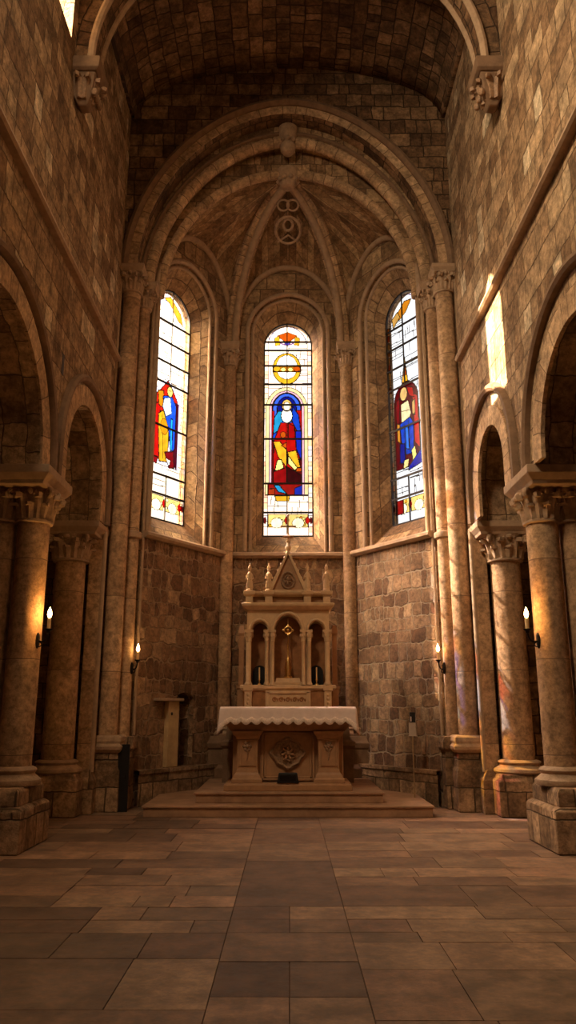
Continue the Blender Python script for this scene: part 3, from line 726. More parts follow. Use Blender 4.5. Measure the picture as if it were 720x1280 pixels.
# ================================================================ stained glass
GW, GH = 60.0, 266.0
K_ = 1 / 7.5
def srgb(r, g_, b): return tuple((c / 255 / 12.92 if c <= 10 else ((c / 255 + .055) / 1.055) ** 2.4) for c in (r, g_, b))
def gc(r, g_, b, k=1.0):
    c = srgb(r, g_, b); tint = (1, .74, .44); return tuple(min(.95, x * K_ * k / t_) for x, t_ in zip(c, tint))
def inpoly(pl, x, y):
    r = False; n = len(pl)
    for i in range(n):
        x1, y1 = pl[i]; x2, y2 = pl[i - 1]
        if (y1 > y) != (y2 > y) and x < (x2 - x1) * (y - y1) / (y2 - y1) + x1: r = not r
    return r
def seg_d(x, y, a, b):
    dx, dy = b[0] - a[0], b[1] - a[1]; l = dx * dx + dy * dy
    t_ = max(0, min(1, ((x - a[0]) * dx + (y - a[1]) * dy) / l)) if l else 0
    return math.hypot(x - a[0] - t_ * dx, y - a[1] - t_ * dy)
LEADC = (.0015, .001, .001)
class Glass:
    def __init__(s, white, n=80): s.nx = n; s.ny = int(n * GH / GW); s.c = GW / n; s.g = {}; s.white = white
    def cells(s, x0, x1, y0, y1):
        for j in range(max(0, int(y0 / s.c)), min(s.ny, int(y1 / s.c) + 1)):
            for i in range(max(0, int(x0 / s.c)), min(s.nx, int(x1 / s.c) + 1)): yield i, j, (i + .5) * s.c, (j + .5) * s.c
    def poly(s, pl, col, var=.15, lead=True, lw=.55):
        xs = [p[0] for p in pl]; ys = [p[1] for p in pl]; k = R.uniform(1 - var, 1 + var)
        for i, j, x, y in s.cells(min(xs), max(xs), min(ys), max(ys)):
            if inpoly(pl, x, y):
                q = k * (1 + var * .8 * math.sin(x * .55 + y * .23) * math.cos(y * .31 - x * .2)); s.g[i, j] = tuple(min(.95, c * q) for c in col)
        if lead: s.line(pl + [pl[0]], lw)
    def el(s, cx, cy, rx, ry, col, **k): s.poly([(cx + rx * math.cos(2 * PI * t_ / 24), cy + ry * math.sin(2 * PI * t_ / 24)) for t_ in range(24)], col, **k)
    def line(s, pts, w_=.5, col=LEADC):
        for a, b in zip(pts, pts[1:]):
            for i, j, x, y in s.cells(min(a[0], b[0]) - w_, max(a[0], b[0]) + w_, min(a[1], b[1]) - w_, max(a[1], b[1]) + w_):
                if seg_d(x, y, a, b) < w_: s.g[i, j] = col
    def arc(s, cx, cy, r, a0, a1, w_=.5, col=LEADC, n=20, ry=None):
        ry = ry or r; s.line([(cx + r * math.cos(a0 + (a1 - a0) * i / n), cy - ry * math.sin(a0 + (a1 - a0) * i / n)) for i in range(n + 1)], w_, col)
WHC = (.28, .29, .36)
RED, DRED, ORA, YEL, PYEL = gc(215, 18, 12), gc(110, 6, 12), gc(245, 100, 15), gc(255, 185, 35, 1.2), gc(255, 235, 130, 1.5)
BLU, DBLU, CYA, FLE, PUR = gc(25, 80, 225), gc(12, 25, 150), gc(40, 180, 240), gc(245, 205, 140, 1.2), gc(120, 40, 110)
PWH = gc(255, 245, 225, 1.8); TINT = gc(255, 225, 190, 1.6)
def backdrop(g, white, leadcol, dens):
    g.poly([(0, 0), (GW, 0), (GW, GH), (0, GH)], white, var=.05, lead=False)
    for x in (5.5, 54.5): g.line([(x, 14), (x, GH)], .35, leadcol)
    y = 30
    while y < GH - 8:
        h = R.uniform(5, 8)
        for x0, x1 in ((0, 5.2), (54.8, 60)):
            if R.random() < .65: g.poly([(x0, y), (x1, y), (x1, y + h), (x0, y + h)], tuple(a * b for a, b in zip(white, R.choice(((1, .8, .55), (1, .6, .5), (.8, .85, 1), (1, .9, .6))))), lead=False)
            g.line([(x0, y), (x1, y)], .3, leadcol)
        y += h
    for k in range(dens):
        y = 28 + (GH - 60) * k / dens; x0, x1 = R.choice(((5.5, 28), (30, 54.5))); yy = y + R.uniform(-2, 2)
        g.line([(x0, yy), (x1, yy + R.uniform(-.6, .6))], .4, leadcol)
    for k in range(dens):
        x = R.uniform(8, 52); y = R.uniform(30, 240); g.line([(x, y), (x + R.uniform(-1, 1), y + 9)], .4, leadcol)
def footer(g):
    for x0, x1 in ((6, 27.5), (30, 54)):
        g.poly([(x0, 239), (x1, 239), (x1, 254), (x0, 254)], gc(255, 215, 120, 1.5), lead=True)
        for k in range(5): g.el(R.uniform(x0 + 2, x1 - 2), R.uniform(241, 252), 2, 1.8, R.choice((gc(250, 150, 40), PYEL, YEL, gc(255, 225, 170, 1.6))), lw=.3)
        g.el((x0 + x1) / 2, 249, 7, 6, gc(255, 238, 190, 1.8), lw=.3)
    for x in (2.5, 28.5, 53, 57.5): g.el(x, 246, 2.6 if x in (28.5, 53) else 1.6, 4, RED if x in (28.5, 53) else DRED, lw=.3)
def glass_centre():
    g = Glass(WHC); backdrop(g, WHC, (.035, .03, .045), 40)
    g.arc(29, 28, 24, .1, PI - .1, .6, (.02, .02, .08)); g.arc(29, 14, 14, PI * 1.15, PI * 1.85, .8, (.05, .02, .12))
    g.poly([(16, 16), (29, 11), (42, 16), (29, 26)], ORA, lw=.35); g.poly([(13, 19), (19, 16), (20, 28), (14, 29)], YEL, lw=.3); g.poly([(38, 28), (39, 17), (45, 19), (44, 29)], YEL, lw=.3); g.poly([(24, 24), (34, 24), (29, 30)], gc(110, 90, 210), lw=.3)
    g.el(28.5, 59, 17.5, 20, YEL); g.el(28.5, 57, 13.2, 15.5, gc(255, 245, 235, 2.2), lw=.4)
    g.poly([(12, 55), (45, 55), (46, 63), (11, 63)], gc(250, 150, 25), var=.2); g.el(16, 59, 4.4, 3.6, YEL, lw=.3); g.el(41, 59, 4.4, 3.6, ORA, lw=.3); g.el(24, 60, 3, 2.6, PYEL, lw=.3); g.el(33, 60, 3, 2.6, PYEL, lw=.3)
    for r_, c_ in ((26, gc(255, 225, 160, 1.5)), (21.5, gc(240, 180, 190, 1.5))): g.poly([(28.5 + r_ * math.cos(PI * k / 20), 112 - (r_ + 3) * math.sin(PI * k / 20)) for k in range(21)] + [(28.5 - r_, 216), (28.5 + r_, 216)], c_, lw=.4)
    g.poly([(28.5 + 18.5 * math.cos(PI * k / 20), 112 - 22 * math.sin(PI * k / 20)) for k in range(21)] + [(10, 216), (47, 216)], DRED)
    g.poly([(28.5 + 17 * math.cos(PI * k / 20), 111 - 20 * math.sin(PI * k / 20)) for k in range(21)] + [(12, 128), (45, 128)], gc(60, 105, 235, 1.2))
    g.poly([(28.5 + 12 * math.cos(PI * k / 20), 111 - 16 * math.sin(PI * k / 20)) for k in range(21)] + [(17, 126), (41, 126)], DBLU)
    g.poly([(40, 112), (47, 112), (47, 140), (44, 140)], RED); g.poly([(10, 113), (13, 113), (13, 145), (10, 145)], RED)
    g.poly([(36, 108), (43, 118), (46, 140), (38, 140), (34, 120)], BLU); g.poly([(18, 113), (13, 122), (12, 142), (20, 136), (24, 124), (23, 114)], CYA)
    g.poly([(12, 142), (20, 136), (16, 150), (11, 150)], BLU)
    g.el(28.5, 119, 7, 9, PWH); g.el(28.5, 106, 6.2, 7.4, gc(250, 190, 100, 1.2)); g.el(28.5, 107, 4.4, 5.4, gc(255, 235, 200, 1.7), lw=.3); g.line([(26, 106), (31, 106)], .3); g.line([(28.5, 107), (28.5, 110)], .3)
    g.poly([(21, 128), (36, 128), (42, 140), (45, 186), (12, 186), (13, 150)], RED, var=.2); g.el(24, 143, 3.4, 4, ORA, lw=.4)
    g.line([(28, 128), (28, 150)]); g.poly([(30, 128), (38, 132), (39, 148), (30, 148)], gc(190, 10, 12))
    g.poly([(39, 138), (46.5, 138), (46.5, 175), (40, 160)], gc(20, 45, 190))
    g.poly([(12, 151), (20, 151), (28.6, 162), (28.6, 183), (18, 170)], YEL, var=.25); g.poly([(29.8, 164), (40, 162), (46, 186), (40, 187), (30, 178)], YEL, var=.25); g.poly([(30, 168), (42, 184), (38, 186), (30, 178)], PYEL)
    g.poly([(14, 187), (17, 174), (22, 173), (25, 183), (20, 186)], PYEL); g.poly([(22, 156), (28, 160), (28, 152)], ORA); g.poly([(41, 183), (46, 183), (46, 188), (39, 188)], ORA)
    g.poly([(12, 188), (28, 183), (28, 203), (12, 203)], gc(165, 8, 14), var=.25); g.poly([(29, 182), (46, 192), (46, 203), (29, 203)], gc(75, 5, 14), var=.3)
    g.poly([(6, 203), (47, 203), (47, 216), (6, 216)], gc(170, 20, 15)); g.poly([(13, 204), (19, 204), (29, 215), (18, 212)], CYA); g.poly([(38, 208), (47, 204), (47, 216), (38, 216)], gc(25, 50, 190)); g.poly([(6, 209), (14, 208), (14, 216), (6, 216)], gc(200, 60, 15))
    g.poly([(14, 217), (32, 217), (31, 223), (16, 223)], YEL); footer(g)
    return g, (24.8, 36, 56, 80, 106, 148.7, 203, 237.5), (0, 92)
def glass_left():
    WL = (.22, .235, .29); g = Glass(WL); backdrop(g, WL, (.02, .016, .016), 30)
    g.poly([(14, 14), (26, 8), (44, 22), (48, 34), (40, 32), (24, 16)], gc(250, 160, 40)); g.arc(29, 28, 24, .1, PI - .1, .6, (.05, .03, .03)); g.poly([(8, 20), (14, 12), (20, 18), (12, 26)], gc(170, 190, 240, 1.5), lw=.3)
    g.poly([(6, 205), (6, 132), (12, 116), (26, 106), (42, 116), (48, 132), (48, 205)], gc(225, 215, 235, 1.6), lw=.35)
    g.poly([(10, 128), (20, 117), (27, 108), (36, 117), (44, 128), (44, 146), (10, 146)], gc(205, 30, 14)); g.poly([(40, 130), (46, 130), (46, 205), (36, 196)], gc(85, 6, 35)); g.poly([(9, 140), (16, 136), (18, 200), (9, 200)], RED)
    g.poly([(12, 124), (21, 122), (22, 142), (14, 140)], gc(240, 140, 20)); g.poly([(14, 150), (24, 142), (32, 150), (31, 200), (18, 202), (15, 170)], YEL, var=.25); g.line([(20, 150), (24, 198)], .4); g.el(24, 162, 6, 9, gc(250, 150, 20), lw=.4)
    g.poly([(20, 128), (34, 124), (42, 134), (42, 182), (36, 190), (30, 160), (22, 145)], BLU, var=.3); g.poly([(22, 130), (32, 126), (35, 144), (26, 150), (20, 140)], gc(190, 215, 255, 1.5)); g.poly([(34, 150), (37, 150), (38, 186), (34, 184)], CYA)
    g.el(31, 120, 4.6, 6, gc(250, 190, 100, 1.2)); g.line([(29, 119), (33, 119)], .3)
    g.poly([(26, 190), (40, 186), (42, 204), (34, 206)], gc(130, 8, 20)); g.poly([(28, 196), (36, 197), (34, 204)], PWH); g.poly([(8, 198), (16, 198), (14, 206), (8, 204)], gc(160, 12, 20)); footer(g)
    return g, (41, 65, 89, 113, 163, 217, 238), (0, 108)
def glass_right():
    W2 = gc(235, 236, 238, 1.6); g = Glass(W2); backdrop(g, W2, (.012, .012, .014), 44)
    for x in (18, 42): g.line([(x, 32), (x, 108)], .28, (.012, .012, .014)); g.line([(x, 206), (x, 238)], .28, (.012, .012, .014))
    for k in range(9): g.poly([(0, 34 + k * 9), (5, 34 + k * 9), (5, 42 + k * 9), (0, 42 + k * 9)], R.choice((gc(235, 150, 60), gc(200, 90, 30), gc(240, 190, 110))), lw=.25)
    g.poly([(20, 22), (32, 12), (44, 14), (34, 26), (22, 32)], gc(245, 150, 30)); g.poly([(10, 26), (20, 20), (24, 28), (12, 38)], gc(240, 180, 90)); g.arc(29, 28, 24, .1, PI - .1, .6, (.04, .03, .10))
    g.poly([(23, 108), (29, 78), (33, 108)], YEL); g.poly([(25, 100), (29, 88), (31, 100)], ORA)
    g.poly([(28.5 + 20 * math.cos(PI * k / 20), 132 - 24 * math.sin(PI * k / 20)) for k in range(21)] + [(8.5, 205), (49, 205)], gc(110, 6, 16), var=.25)
    g.poly([(38, 122), (47, 130), (48, 190), (40, 180), (40, 140)], RED); g.poly([(12, 126), (18, 124), (17, 150), (11, 160)], gc(140, 10, 20)); g.poly([(30, 114), (40, 118), (42, 130), (34, 126)], RED)
    g.el(25, 121, 6, 8, gc(250, 200, 120, 1.2)); g.line([(23, 120), (28, 120)], .3)
    g.poly([(20, 132), (32, 130), (36, 146), (30, 156), (20, 154)], gc(250, 225, 170, 1.4)); g.line([(20, 140), (34, 142)], .35); g.poly([(38, 134), (43, 132), (42, 150), (38, 148)], gc(245, 190, 110))
    g.poly([(17, 154), (34, 150), (39, 158), (38, 192), (20, 190)], BLU, var=.3); g.line([(24, 156), (25, 190)], .35); g.line([(31, 154), (32, 190)], .35); g.poly([(26, 158), (30, 158), (31, 186), (26, 184)], gc(50, 130, 240)); g.poly([(16, 176), (24, 178), (24, 200), (15, 198)], DBLU); g.poly([(12, 152), (17, 154), (17, 176), (12, 172)], gc(240, 160, 50))
    g.poly([(34, 188), (40, 184), (42, 196), (36, 200)], PYEL); g.poly([(22, 196), (30, 196), (28, 204), (20, 206)], gc(245, 220, 140, 1.3)); g.poly([(30, 204), (49, 190), (49, 205), (28, 209)], gc(15, 30, 170)); footer(g)
    g.poly([(6, 239), (18, 239), (18, 254), (6, 254)], gc(170, 20, 15), var=.3)
    return g, (40, 64, 88, 112, 160, 215, 237), (0, 112)
for i, (p, U, N, c) in enumerate(WIN):
    g, bars, vr = (glass_left, glass_centre, glass_right)[i]()
    lab = ('left stained glass lancet with small figure in yellow and blue robes', 'central stained glass lancet with blue-hooded figure in red robe', 'right stained glass lancet with figure in blue skirt on red ground')[i]
    W_ = structure('window_%d' % (i + 1), lab, cat='window', loc=tuple(p + U * c + N * .45 + V((0, 0, 5.15))))
    hw = .545; zt = 10.19; zb = 5.15; H = zt - zb
    gp = arch(hw, .57, 24); m = M(); cw = 2 * hw / g.nx; ch = H / g.ny
    mir = 1 if (U.x > 0) else -1
    vid = {}
    def gv(a, b):
        if (a, b) not in vid:
            vid[a, b] = len(m.v); m.v.append(place(p, U, N, (c - hw + a * cw, zt - b * ch), .45))
        return vid[a, b]
    for j in range(g.ny):
        i0 = 0
        while i0 < g.nx:
            col = g.g.get((i0, j), WHC); i1 = i0 + 1
            xm = abs(-hw + (i0 + .5) * cw); zm = zt - (j + .5) * ch
            if zm > 9.62 and (interp(gp, min(hw, xm)) or 0) + 9.62 < zm - .03: i0 += 1; continue
            m.f.append([gv(i0, j), gv(i1, j), gv(i1, j + 1), gv(i0, j + 1)]); m.uv.append(None); m.c.append(col); i0 = i1
    m.build('glass', 'glass', W_)
    k = M(); k.sweep(archpath(p, U, N, c, 9.62, gp, .45, 5.16), N, rect(-.022, .02, -.02, .02)); k.box(0, 0, 0, 0, 0, 0) if False else None
    k.sweep([place(p, U, N, (c - hw, 5.165), .45), place(p, U, N, (c + hw, 5.165), .45)], N, rect(-.02, .02, -.02, .02)); k.build('window_frame', 'lead', W_)
    bw = .019
    for by in bars:
        z = zt - by / GH * H
        hx = hw if z < 9.62 else hw * math.sqrt(max(0, 1 - ((z - 9.62) / .57) ** 2))
        k = M(); k.sweep([place(p, U, N, (c - hx, z), .425), place(p, U, N, (c + hx, z), .425)], N, rect(-bw, bw, -.012, .012)); k.build('saddle_bar', 'lead', W_)
    for ya, yb in (vr, (216, 266)):
        k = M(); k.sweep([place(p, U, N, (c - .02, zt - ya / GH * H), .43), place(p, U, N, (c - .02, zt - yb / GH * H), .43)], N, rect(-.011, .011, -.012, .012)); k.build('mullion', 'lead', W_)
    pc = p + U * c + N * .62 + V((0, 0, 7.67))
    area('sky_portal', tuple(pc), tuple(pc - N), 1.15, 5.2, 1, (1, 1, 1), portal=True)
# clerestory glass (left, top of the picture)
W_ = structure('window_4', 'small lancet window high in the left nave wall', cat='window', loc=(-3.45, 8.72, 11.05))
m = M(); o = outline(8.72, .36, 12.2, arch(.36, .6, 12), 11.05)
m.face([place((-NW, 0, 0), (0, 1, 0), (-1, 0, 0), q, .3) for q in o], c=(.08, .07, .05)); m.build('glass', 'glass', W_)
k = M(); k.box(-3.46, -3.43, 8.712, 8.728, 11.05, 12.75); k.build('mullion', 'lead', W_)
area('sky_portal_clerestory', (-3.55, 8.72, 11.9), (0, 8.72, 11.9), .75, 1.8, 1, (1, 1, 1), portal=True)

# ================================================================ corbels of the transverse rib
for sx, side in ((-1, 'left'), (1, 'right')):
    t = thing('corbel', 'carved stone corbel under the transverse rib on the %s wall' % side, 'corbel', (sx * 3.1, 9.5, 10.4), 'rib corbels')
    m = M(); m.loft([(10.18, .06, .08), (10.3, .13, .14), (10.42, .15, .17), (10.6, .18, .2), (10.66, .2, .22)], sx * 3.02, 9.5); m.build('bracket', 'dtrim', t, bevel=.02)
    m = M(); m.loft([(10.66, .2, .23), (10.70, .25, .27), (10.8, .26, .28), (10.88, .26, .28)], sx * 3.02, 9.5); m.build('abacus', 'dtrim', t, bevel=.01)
    m = M()
    for i in range(7): leaf(m, sx * 3.05, 9.5, (PI if sx > 0 else 0) + (i - 3) * .55, .15, 10.26, .3, .13, .12)
    for q in (-.14, 0, .14): m.ball((sx * 2.84, 9.5 + q, 10.36), .05, .05, .07, 8, 5)
    m.build('foliage', 'relief', t, smooth=True)

# ================================================================ altar steps
m = M(); m.loft([(0, 2.19, 1.35), (.13, 2.19, 1.35), (.135, 2.215, 1.375), (.165, 2.215, 1.375)], -.0, 13.68)
m.build('altar_step', 'step', bevel=.008, label='wide lower stone step in front of the altar, resting on the floor', cat='step', group='altar steps')
m = M(); m.loft([(.166, 1.46, 1.2), (.29, 1.46, 1.2), (.295, 1.485, 1.225), (.325, 1.485, 1.225)], .02, 13.85)
m.build('altar_step', 'step', bevel=.008, label='narrower upper stone step the altar stands on', cat='step', group='altar steps')

# ================================================================ altar
AX = .0; ZA = .327
t = thing('altar', 'carved brown stone altar with flared pilasters, draped in a pale cloth', 'altar', (AX, 13.2, ZA))
def pl(name, st, cx, cy, mat='marble', bv=.008): m = M(); m.loft(st, cx, cy); return m.build(name, mat, t, bevel=bv)
pl('plinth', [(ZA, 1.02, .46), (.42, 1.02, .46), (.425, 1.0, .44), (.445, 1.0, .44)], AX, 13.28)
pl('body', [(.445, .90, .34), (1.24, .90, .34)], AX, 13.40, bv=.01)
pl('cornice', [(1.24, .93, .40), (1.28, .96, .43), (1.34, 1.0, .47), (1.40, 1.02, .49), (1.46, 1.03, .5)], AX, 13.30)
pl('altar_table', [(1.46, 1.06, .53), (1.60, 1.06, .53)], AX, 13.30)
for s in (-1, 1):
    cx = AX + s * .655
    pf = pl('pilaster', [(.445, .245, .16), (.50, .245, .16), (.51, .225, .14), (.56, .21, .125), (.60, .18, .10), (.66, .165, .09), (1.10, .165, .09), (1.115, .19, .115), (1.14, .19, .115), (1.16, .20, .12), (1.20, .235, .15), (1.24, .25, .165)], cx, 13.0, bv=.006)
    m = M(); y = 12.905
    for x0, x1, z0, z1 in ((-.13, -.105, .72, 1.08), (.105, .13, .72, 1.08), (-.13, .13, .70, .72), (-.13, .13, 1.08, 1.10)): m.box(cx + x0, cx + x1, y - .012, y + .02, z0, z1)
    m.build('panel_frame', 'marble', pf, bevel=.004)
    m = M(); m.ball((cx, 12.90, 1.00), .035, .03, .035)
    for k in range(6): m.ball((cx + .05 * math.cos(k * PI / 3), 12.905, 1.00 + .055 * math.sin(k * PI / 3)), .028, .02, .028, 8, 5)
    m.tube([(cx, 12.905, .95), (cx + .01, 12.9, .86), (cx - .01, 12.9, .78)], [.016, .012, .006], 6)
    m.build('rosette', 'relief', pf, smooth=True)
# stepped frame of the front panel
m = M(); y = 13.06
for k, (hx, z0, z1, d) in enumerate(((.43, .47, 1.22, .0), (.385, .50, 1.19, .018))):
    for x0, x1, a, b in ((-hx, -hx + .035, z0, z1), (hx - .035, hx, z0, z1), (-hx, hx, z0, z0 + .03), (-hx, hx, z1 - .03, z1)): m.box(AX + x0, AX + x1, y - .035 + d, y + .01, a, b)
m.build('front_panel_frame', 'marble', t, bevel=.005)
# medallion: lobed lozenge
def lobed(r, n=64):
    return [(r * (1 + .05 * math.cos(4 * a) + .05 * math.cos(8 * a) + .06 * max(0, math.cos(2 * a)) ** 6) * math.cos(a), r * (1 + .05 * math.cos(4 * a) + .05 * math.cos(8 * a) + .06 * max(0, math.cos(2 * a)) ** 6) * math.sin(a)) for a in [2 * PI * i / n for i in range(n)]]
mc = (AX, .89); m = M(); sh = lobed(.235)
md = [(1.0, .02), (1.0, -.03), (.9, -.045), (.84, -.03), (.80, -.02), (.80, -.005)]
m.grid([[(mc[0] + x * s * 1.1, 13.05 + d, mc[1] + z * s) for x, z in sh] for s, d in md], close=True)
m.face([(mc[0] + x * .8 * 1.1, 13.044, mc[1] + z * .8) for x, z in sh]); md_o = m.build('medallion', 'relief', t, smooth=True)
m = M()
for k in range(7):
    a = k * 2 * PI / 7 + .3; m.tube([(mc[0] + .03 * math.cos(a), 13.03, mc[1] + .03 * math.sin(a)), (mc[0] + .09 * math.cos(a + .4), 13.0, mc[1] + .09 * math.sin(a + .4)), (mc[0] + .13 * math.cos(a + .2), 13.02, mc[1] + .13 * math.sin(a + .2)), (mc[0] + .10 * math.cos(a - .3), 13.025, mc[1] + .10 * math.sin(a - .3))], [.02, .018, .014, .008], 7)
m.ball((mc[0], 13.02, mc[1]), .04, .03, .04); m.build('knotwork', 'marble', md_o, smooth=True)
# cloth
m = M(); hx, hy = 1.085, .57; cy = 13.30; zt = 1.618
path = []; nside = 22; nf = 150
for i in range(nside): path.append((-hx, cy + hy - 2 * hy * i / nside, 'L', i / nside))
for i in range(nf): path.append((-hx + 2 * hx * i / nf, cy - hy, 'F', i / nf))
for i in range(nside + 1): path.append((hx, cy - hy + 2 * hy * i / nside, 'R', i / nside))
rows = []; ND = 9
for dI in range(ND + 1):
    row = []; s = dI / ND
    for x, y, sd, u in path:
        if sd == 'F':
            sc = abs(math.sin(u * PI * 13)); e = min(u, 1 - u); k = max(0, 1 - e / .035)
            drop = .225 + .055 * sc + .19 * k; nx, ny = 0, -1
        else: drop = .42 + .03 * abs(math.sin(u * PI * 6)); nx, ny = (-1 if sd == 'L' else 1), 0
        wv = .012 * math.sin(u * 34 + .7 * math.sin(u * 9)) * s + .035 * s * s + (.03 * s * max(0, 1 - min(u, 1 - u) / .03) if sd == 'F' else 0)
        rr = .02 * (1 - math.cos(min(1, s * 8) * PI / 2)) if s < .125 else .02
        row.append((x + nx * (wv + rr) + (0 if sd != 'F' else (-1 if u < .5 else 1) * .035 * s * max(0, 1 - min(u, 1 - u) / .03)), y + ny * (wv + rr), zt - drop * s))
    rows.append(row)
m.grid(rows)
m.face([(-hx, cy + hy, zt), (-hx, cy - hy, zt), (hx, cy - hy, zt), (hx, cy + hy, zt)])
ac = thing('altar_cloth', 'white linen cloth with scalloped lace edge covering the altar top', 'cloth', (0, cy, zt))
m.build('linen', 'cloth', ac, smooth=True, solid=.006)
m = M(); lr = []
for k in (.62, .82, 1.0):
    lr.append([(p_[0], p_[1] - .004 if q[2] == 'F' else p_[1], p_[2]) for p_, q in zip(rows[int(round(k * ND))], path)][nside:nside + nf + 1])
m.grid([[(a[0], a[1] - .004, a[2]) for a in r_] for r_ in lr]); m.build('lace_edge', 'lace', ac, smooth=True, solid=.003)
# black box
t = thing('speaker_box', 'small black box standing at the foot of the altar front', 'box', (0, 12.86, .445))
m = M(); m.loft([(.447, .175, .055), (.47, .17, .055), (.585, .15, .045), (.60, .145, .04)], 0, 12.87); m.build('case', 'black', t, bevel=.008)
m = M(); m.box(-.13, .13, 12.812, 12.825, .475, .57); m.build('grille', 'iron', t, bevel=.004)

# ================================================================ retable
RX = 0.0; RY = 13.95
t = thing('retable', 'tall pale carved stone retable with three arched niches and central gable', 'retable', (RX, 14.3, 0))
def rl(name, st, cx, cy, mat='marble2', par=None, bv=.006): m = M(); m.loft(st, cx, cy); return m.build(name, mat, par or t, bevel=bv)
rl('base_block', [(.0, 1.25, .32), (.9, 1.25, .32), (.95, 1.29, .36), (1.02, 1.29, .36), (1.05, 1.2, .3), (1.5, 1.15, .28)], RX, 14.55, 'dtrim')
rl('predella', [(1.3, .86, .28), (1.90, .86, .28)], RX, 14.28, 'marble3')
rl('predella_wing', [(1.3, 1.0, .12), (1.93, 1.0, .12), (1.95, 1.02, .14), (1.99, 1.02, .14)], RX, 14.5, 'marble')
rl('predella_shelf', [(1.90, .88, .30), (1.94, .92, .34), (1.985, .92, .34), (2.0, .90, .32)], RX, 14.28)
rl('predella_panel', [(1.55, .43, .05), (1.90, .43, .05)], RX, 13.98)
m = M()
for x0, x1, z0, z1 in ((-.40, -.36, 1.6, 1.88), (.36, .40, 1.6, 1.88), (-.40, .40, 1.85, 1.89)): m.box(x0, x1, 13.905, 13.94, z0, z1)
m.build('predella_frame', 'marble2', t, bevel=.004)
m = M()
for k in range(5):
    x = -.26 + k * .13
    m.tube([(x + .045 * (1 - q / 15) * math.cos(q * .8), 13.925, 1.745 + .045 * (1 - q / 15) * math.sin(q * .8)) for q in range(12)], .012, 6)
    m.ball((x + .065, 13.925, 1.74), .014, .012, .03, 8, 5)
m.build('predella_relief', 'marble3', t, smooth=True)
for s in (-1, 1):
    rl('pedestal', [(1.4, .07, .07), (1.88, .07, .07), (1.90, .09, .09), (2.0, .09, .09)], s * .76, 14.0)
    m = M()
    for k in range(4): m.ball((s * .76, 13.93, 1.62 + k * .07), .03, .02, .03, 8, 5)
    m.build('pedestal_ornament', 'marble2', t, smooth=True)
# arcade screen: front wall with three openings, and the recess behind
m = M(); O, U, N = (0, 14.0, 0), (1, 0, 0), (0, 1, 0)
cg = arch(.255, .29, 20); sg_ = arch(.155, .16, 16)
ops = [dict(c=0, hw=.255, spring=2.96, pts=cg, sill=None), dict(c=-.555, hw=.155, spring=2.96, pts=sg_, sill=None), dict(c=.555, hw=.155, spring=2.96, pts=sg_, sill=None)]
wall(m, O, U, -.80, .80, 2.96, 3.36, ops, step=2)
for o_ in ops:
    ol = [(o_['c'] + x, 2.96 + z) for x, z in o_['pts']]; reveal(m, O, U, N, ol, 0, ol, .3)
m.face([(-.80, 14.0, 2.96), (-.80, 14.0, 3.36), (-.80, 14.5, 3.36), (-.80, 14.5, 2.96)]); m.face([(.80, 14.0, 2.96), (.80, 14.0, 3.36), (.80, 14.5, 3.36), (.80, 14.5, 2.96)])
m.build('arcade', 'marble2', t)
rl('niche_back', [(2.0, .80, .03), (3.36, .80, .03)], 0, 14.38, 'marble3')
for s in (-1, 1): rl('niche_divider', [(2.0, .045, .17), (2.97, .045, .17)], s * .355, 14.19, 'marble2')
for s in (-1, 1): rl('side_return', [(2.0, .03, .17), (2.97, .03, .17)], s * .77, 14.22, 'marble2')
for s in (-1, 1): rl('side_pilaster', [(2.0, .05, .05), (2.9, .05, .05), (2.95, .07, .07), (3.1, .04, .04)], s * .93, 14.45, 'marble')
for c_, hw_, rs in ((0, .255, .29), (-.555, .155, .16), (.555, .155, .16)):
    m = M(); m.sweep([(c_ + x, 13.99, 2.97 + z) for x, z in arch(hw_ + .03, rs + .03, 20)], (0, 1, 0), circ(.026, 8)); m.build('arch_moulding', 'marble2', t, smooth=True)
for x in (-.76, -.41, -.30, .30, .41, .76):
    r_ = .05 if abs(x) > .6 else .038
    m = M(); m.lathe([(r_ * 1.5, 0), (r_ * 1.5, .02), (r_ * 1.2, .04), (r_, .06), (r_, .76), (r_ * 1.2, .77), (r_ * 1.1, .79), (r_ * 1.7, .90), (r_ * 1.7, .93)], x, 13.97, 16, 2.0); cl = m.build('small_column', 'marble2', t, smooth=True)
    m = M()
    for k in range(6): m.ball((x + r_ * 1.5 * math.cos(k * PI / 3), 13.97 + r_ * 1.5 * math.sin(k * PI / 3), 2.87), .02, .02, .035, 6, 5)
    m.loft([(2.925, r_ * 1.7, r_ * 1.7), (2.97, r_ * 1.8, r_ * 1.8)], x, 13.97); m.build('capital', 'marble2', cl, smooth=True)
rl('cornice', [(3.34, .82, .27), (3.37, .86, .31), (3.40, .90, .35), (3.44, .91, .36), (3.46, .88, .33)], 0, 14.22)
rl('attic', [(3.46, .76, .22), (3.58, .76, .22)], 0, 14.24, 'marble')
rl('upper_cornice', [(3.58, .78, .24), (3.61, .84, .3), (3.65, .86, .32), (3.66, .84, .30)], 0, 14.22)
for x in (-.76, -.38, .38, .76): rl('attic_block', [(3.46, .07, .06), (3.57, .07, .06), (3.61, .11, .1), (3.67, .12, .11)], x, 13.97)
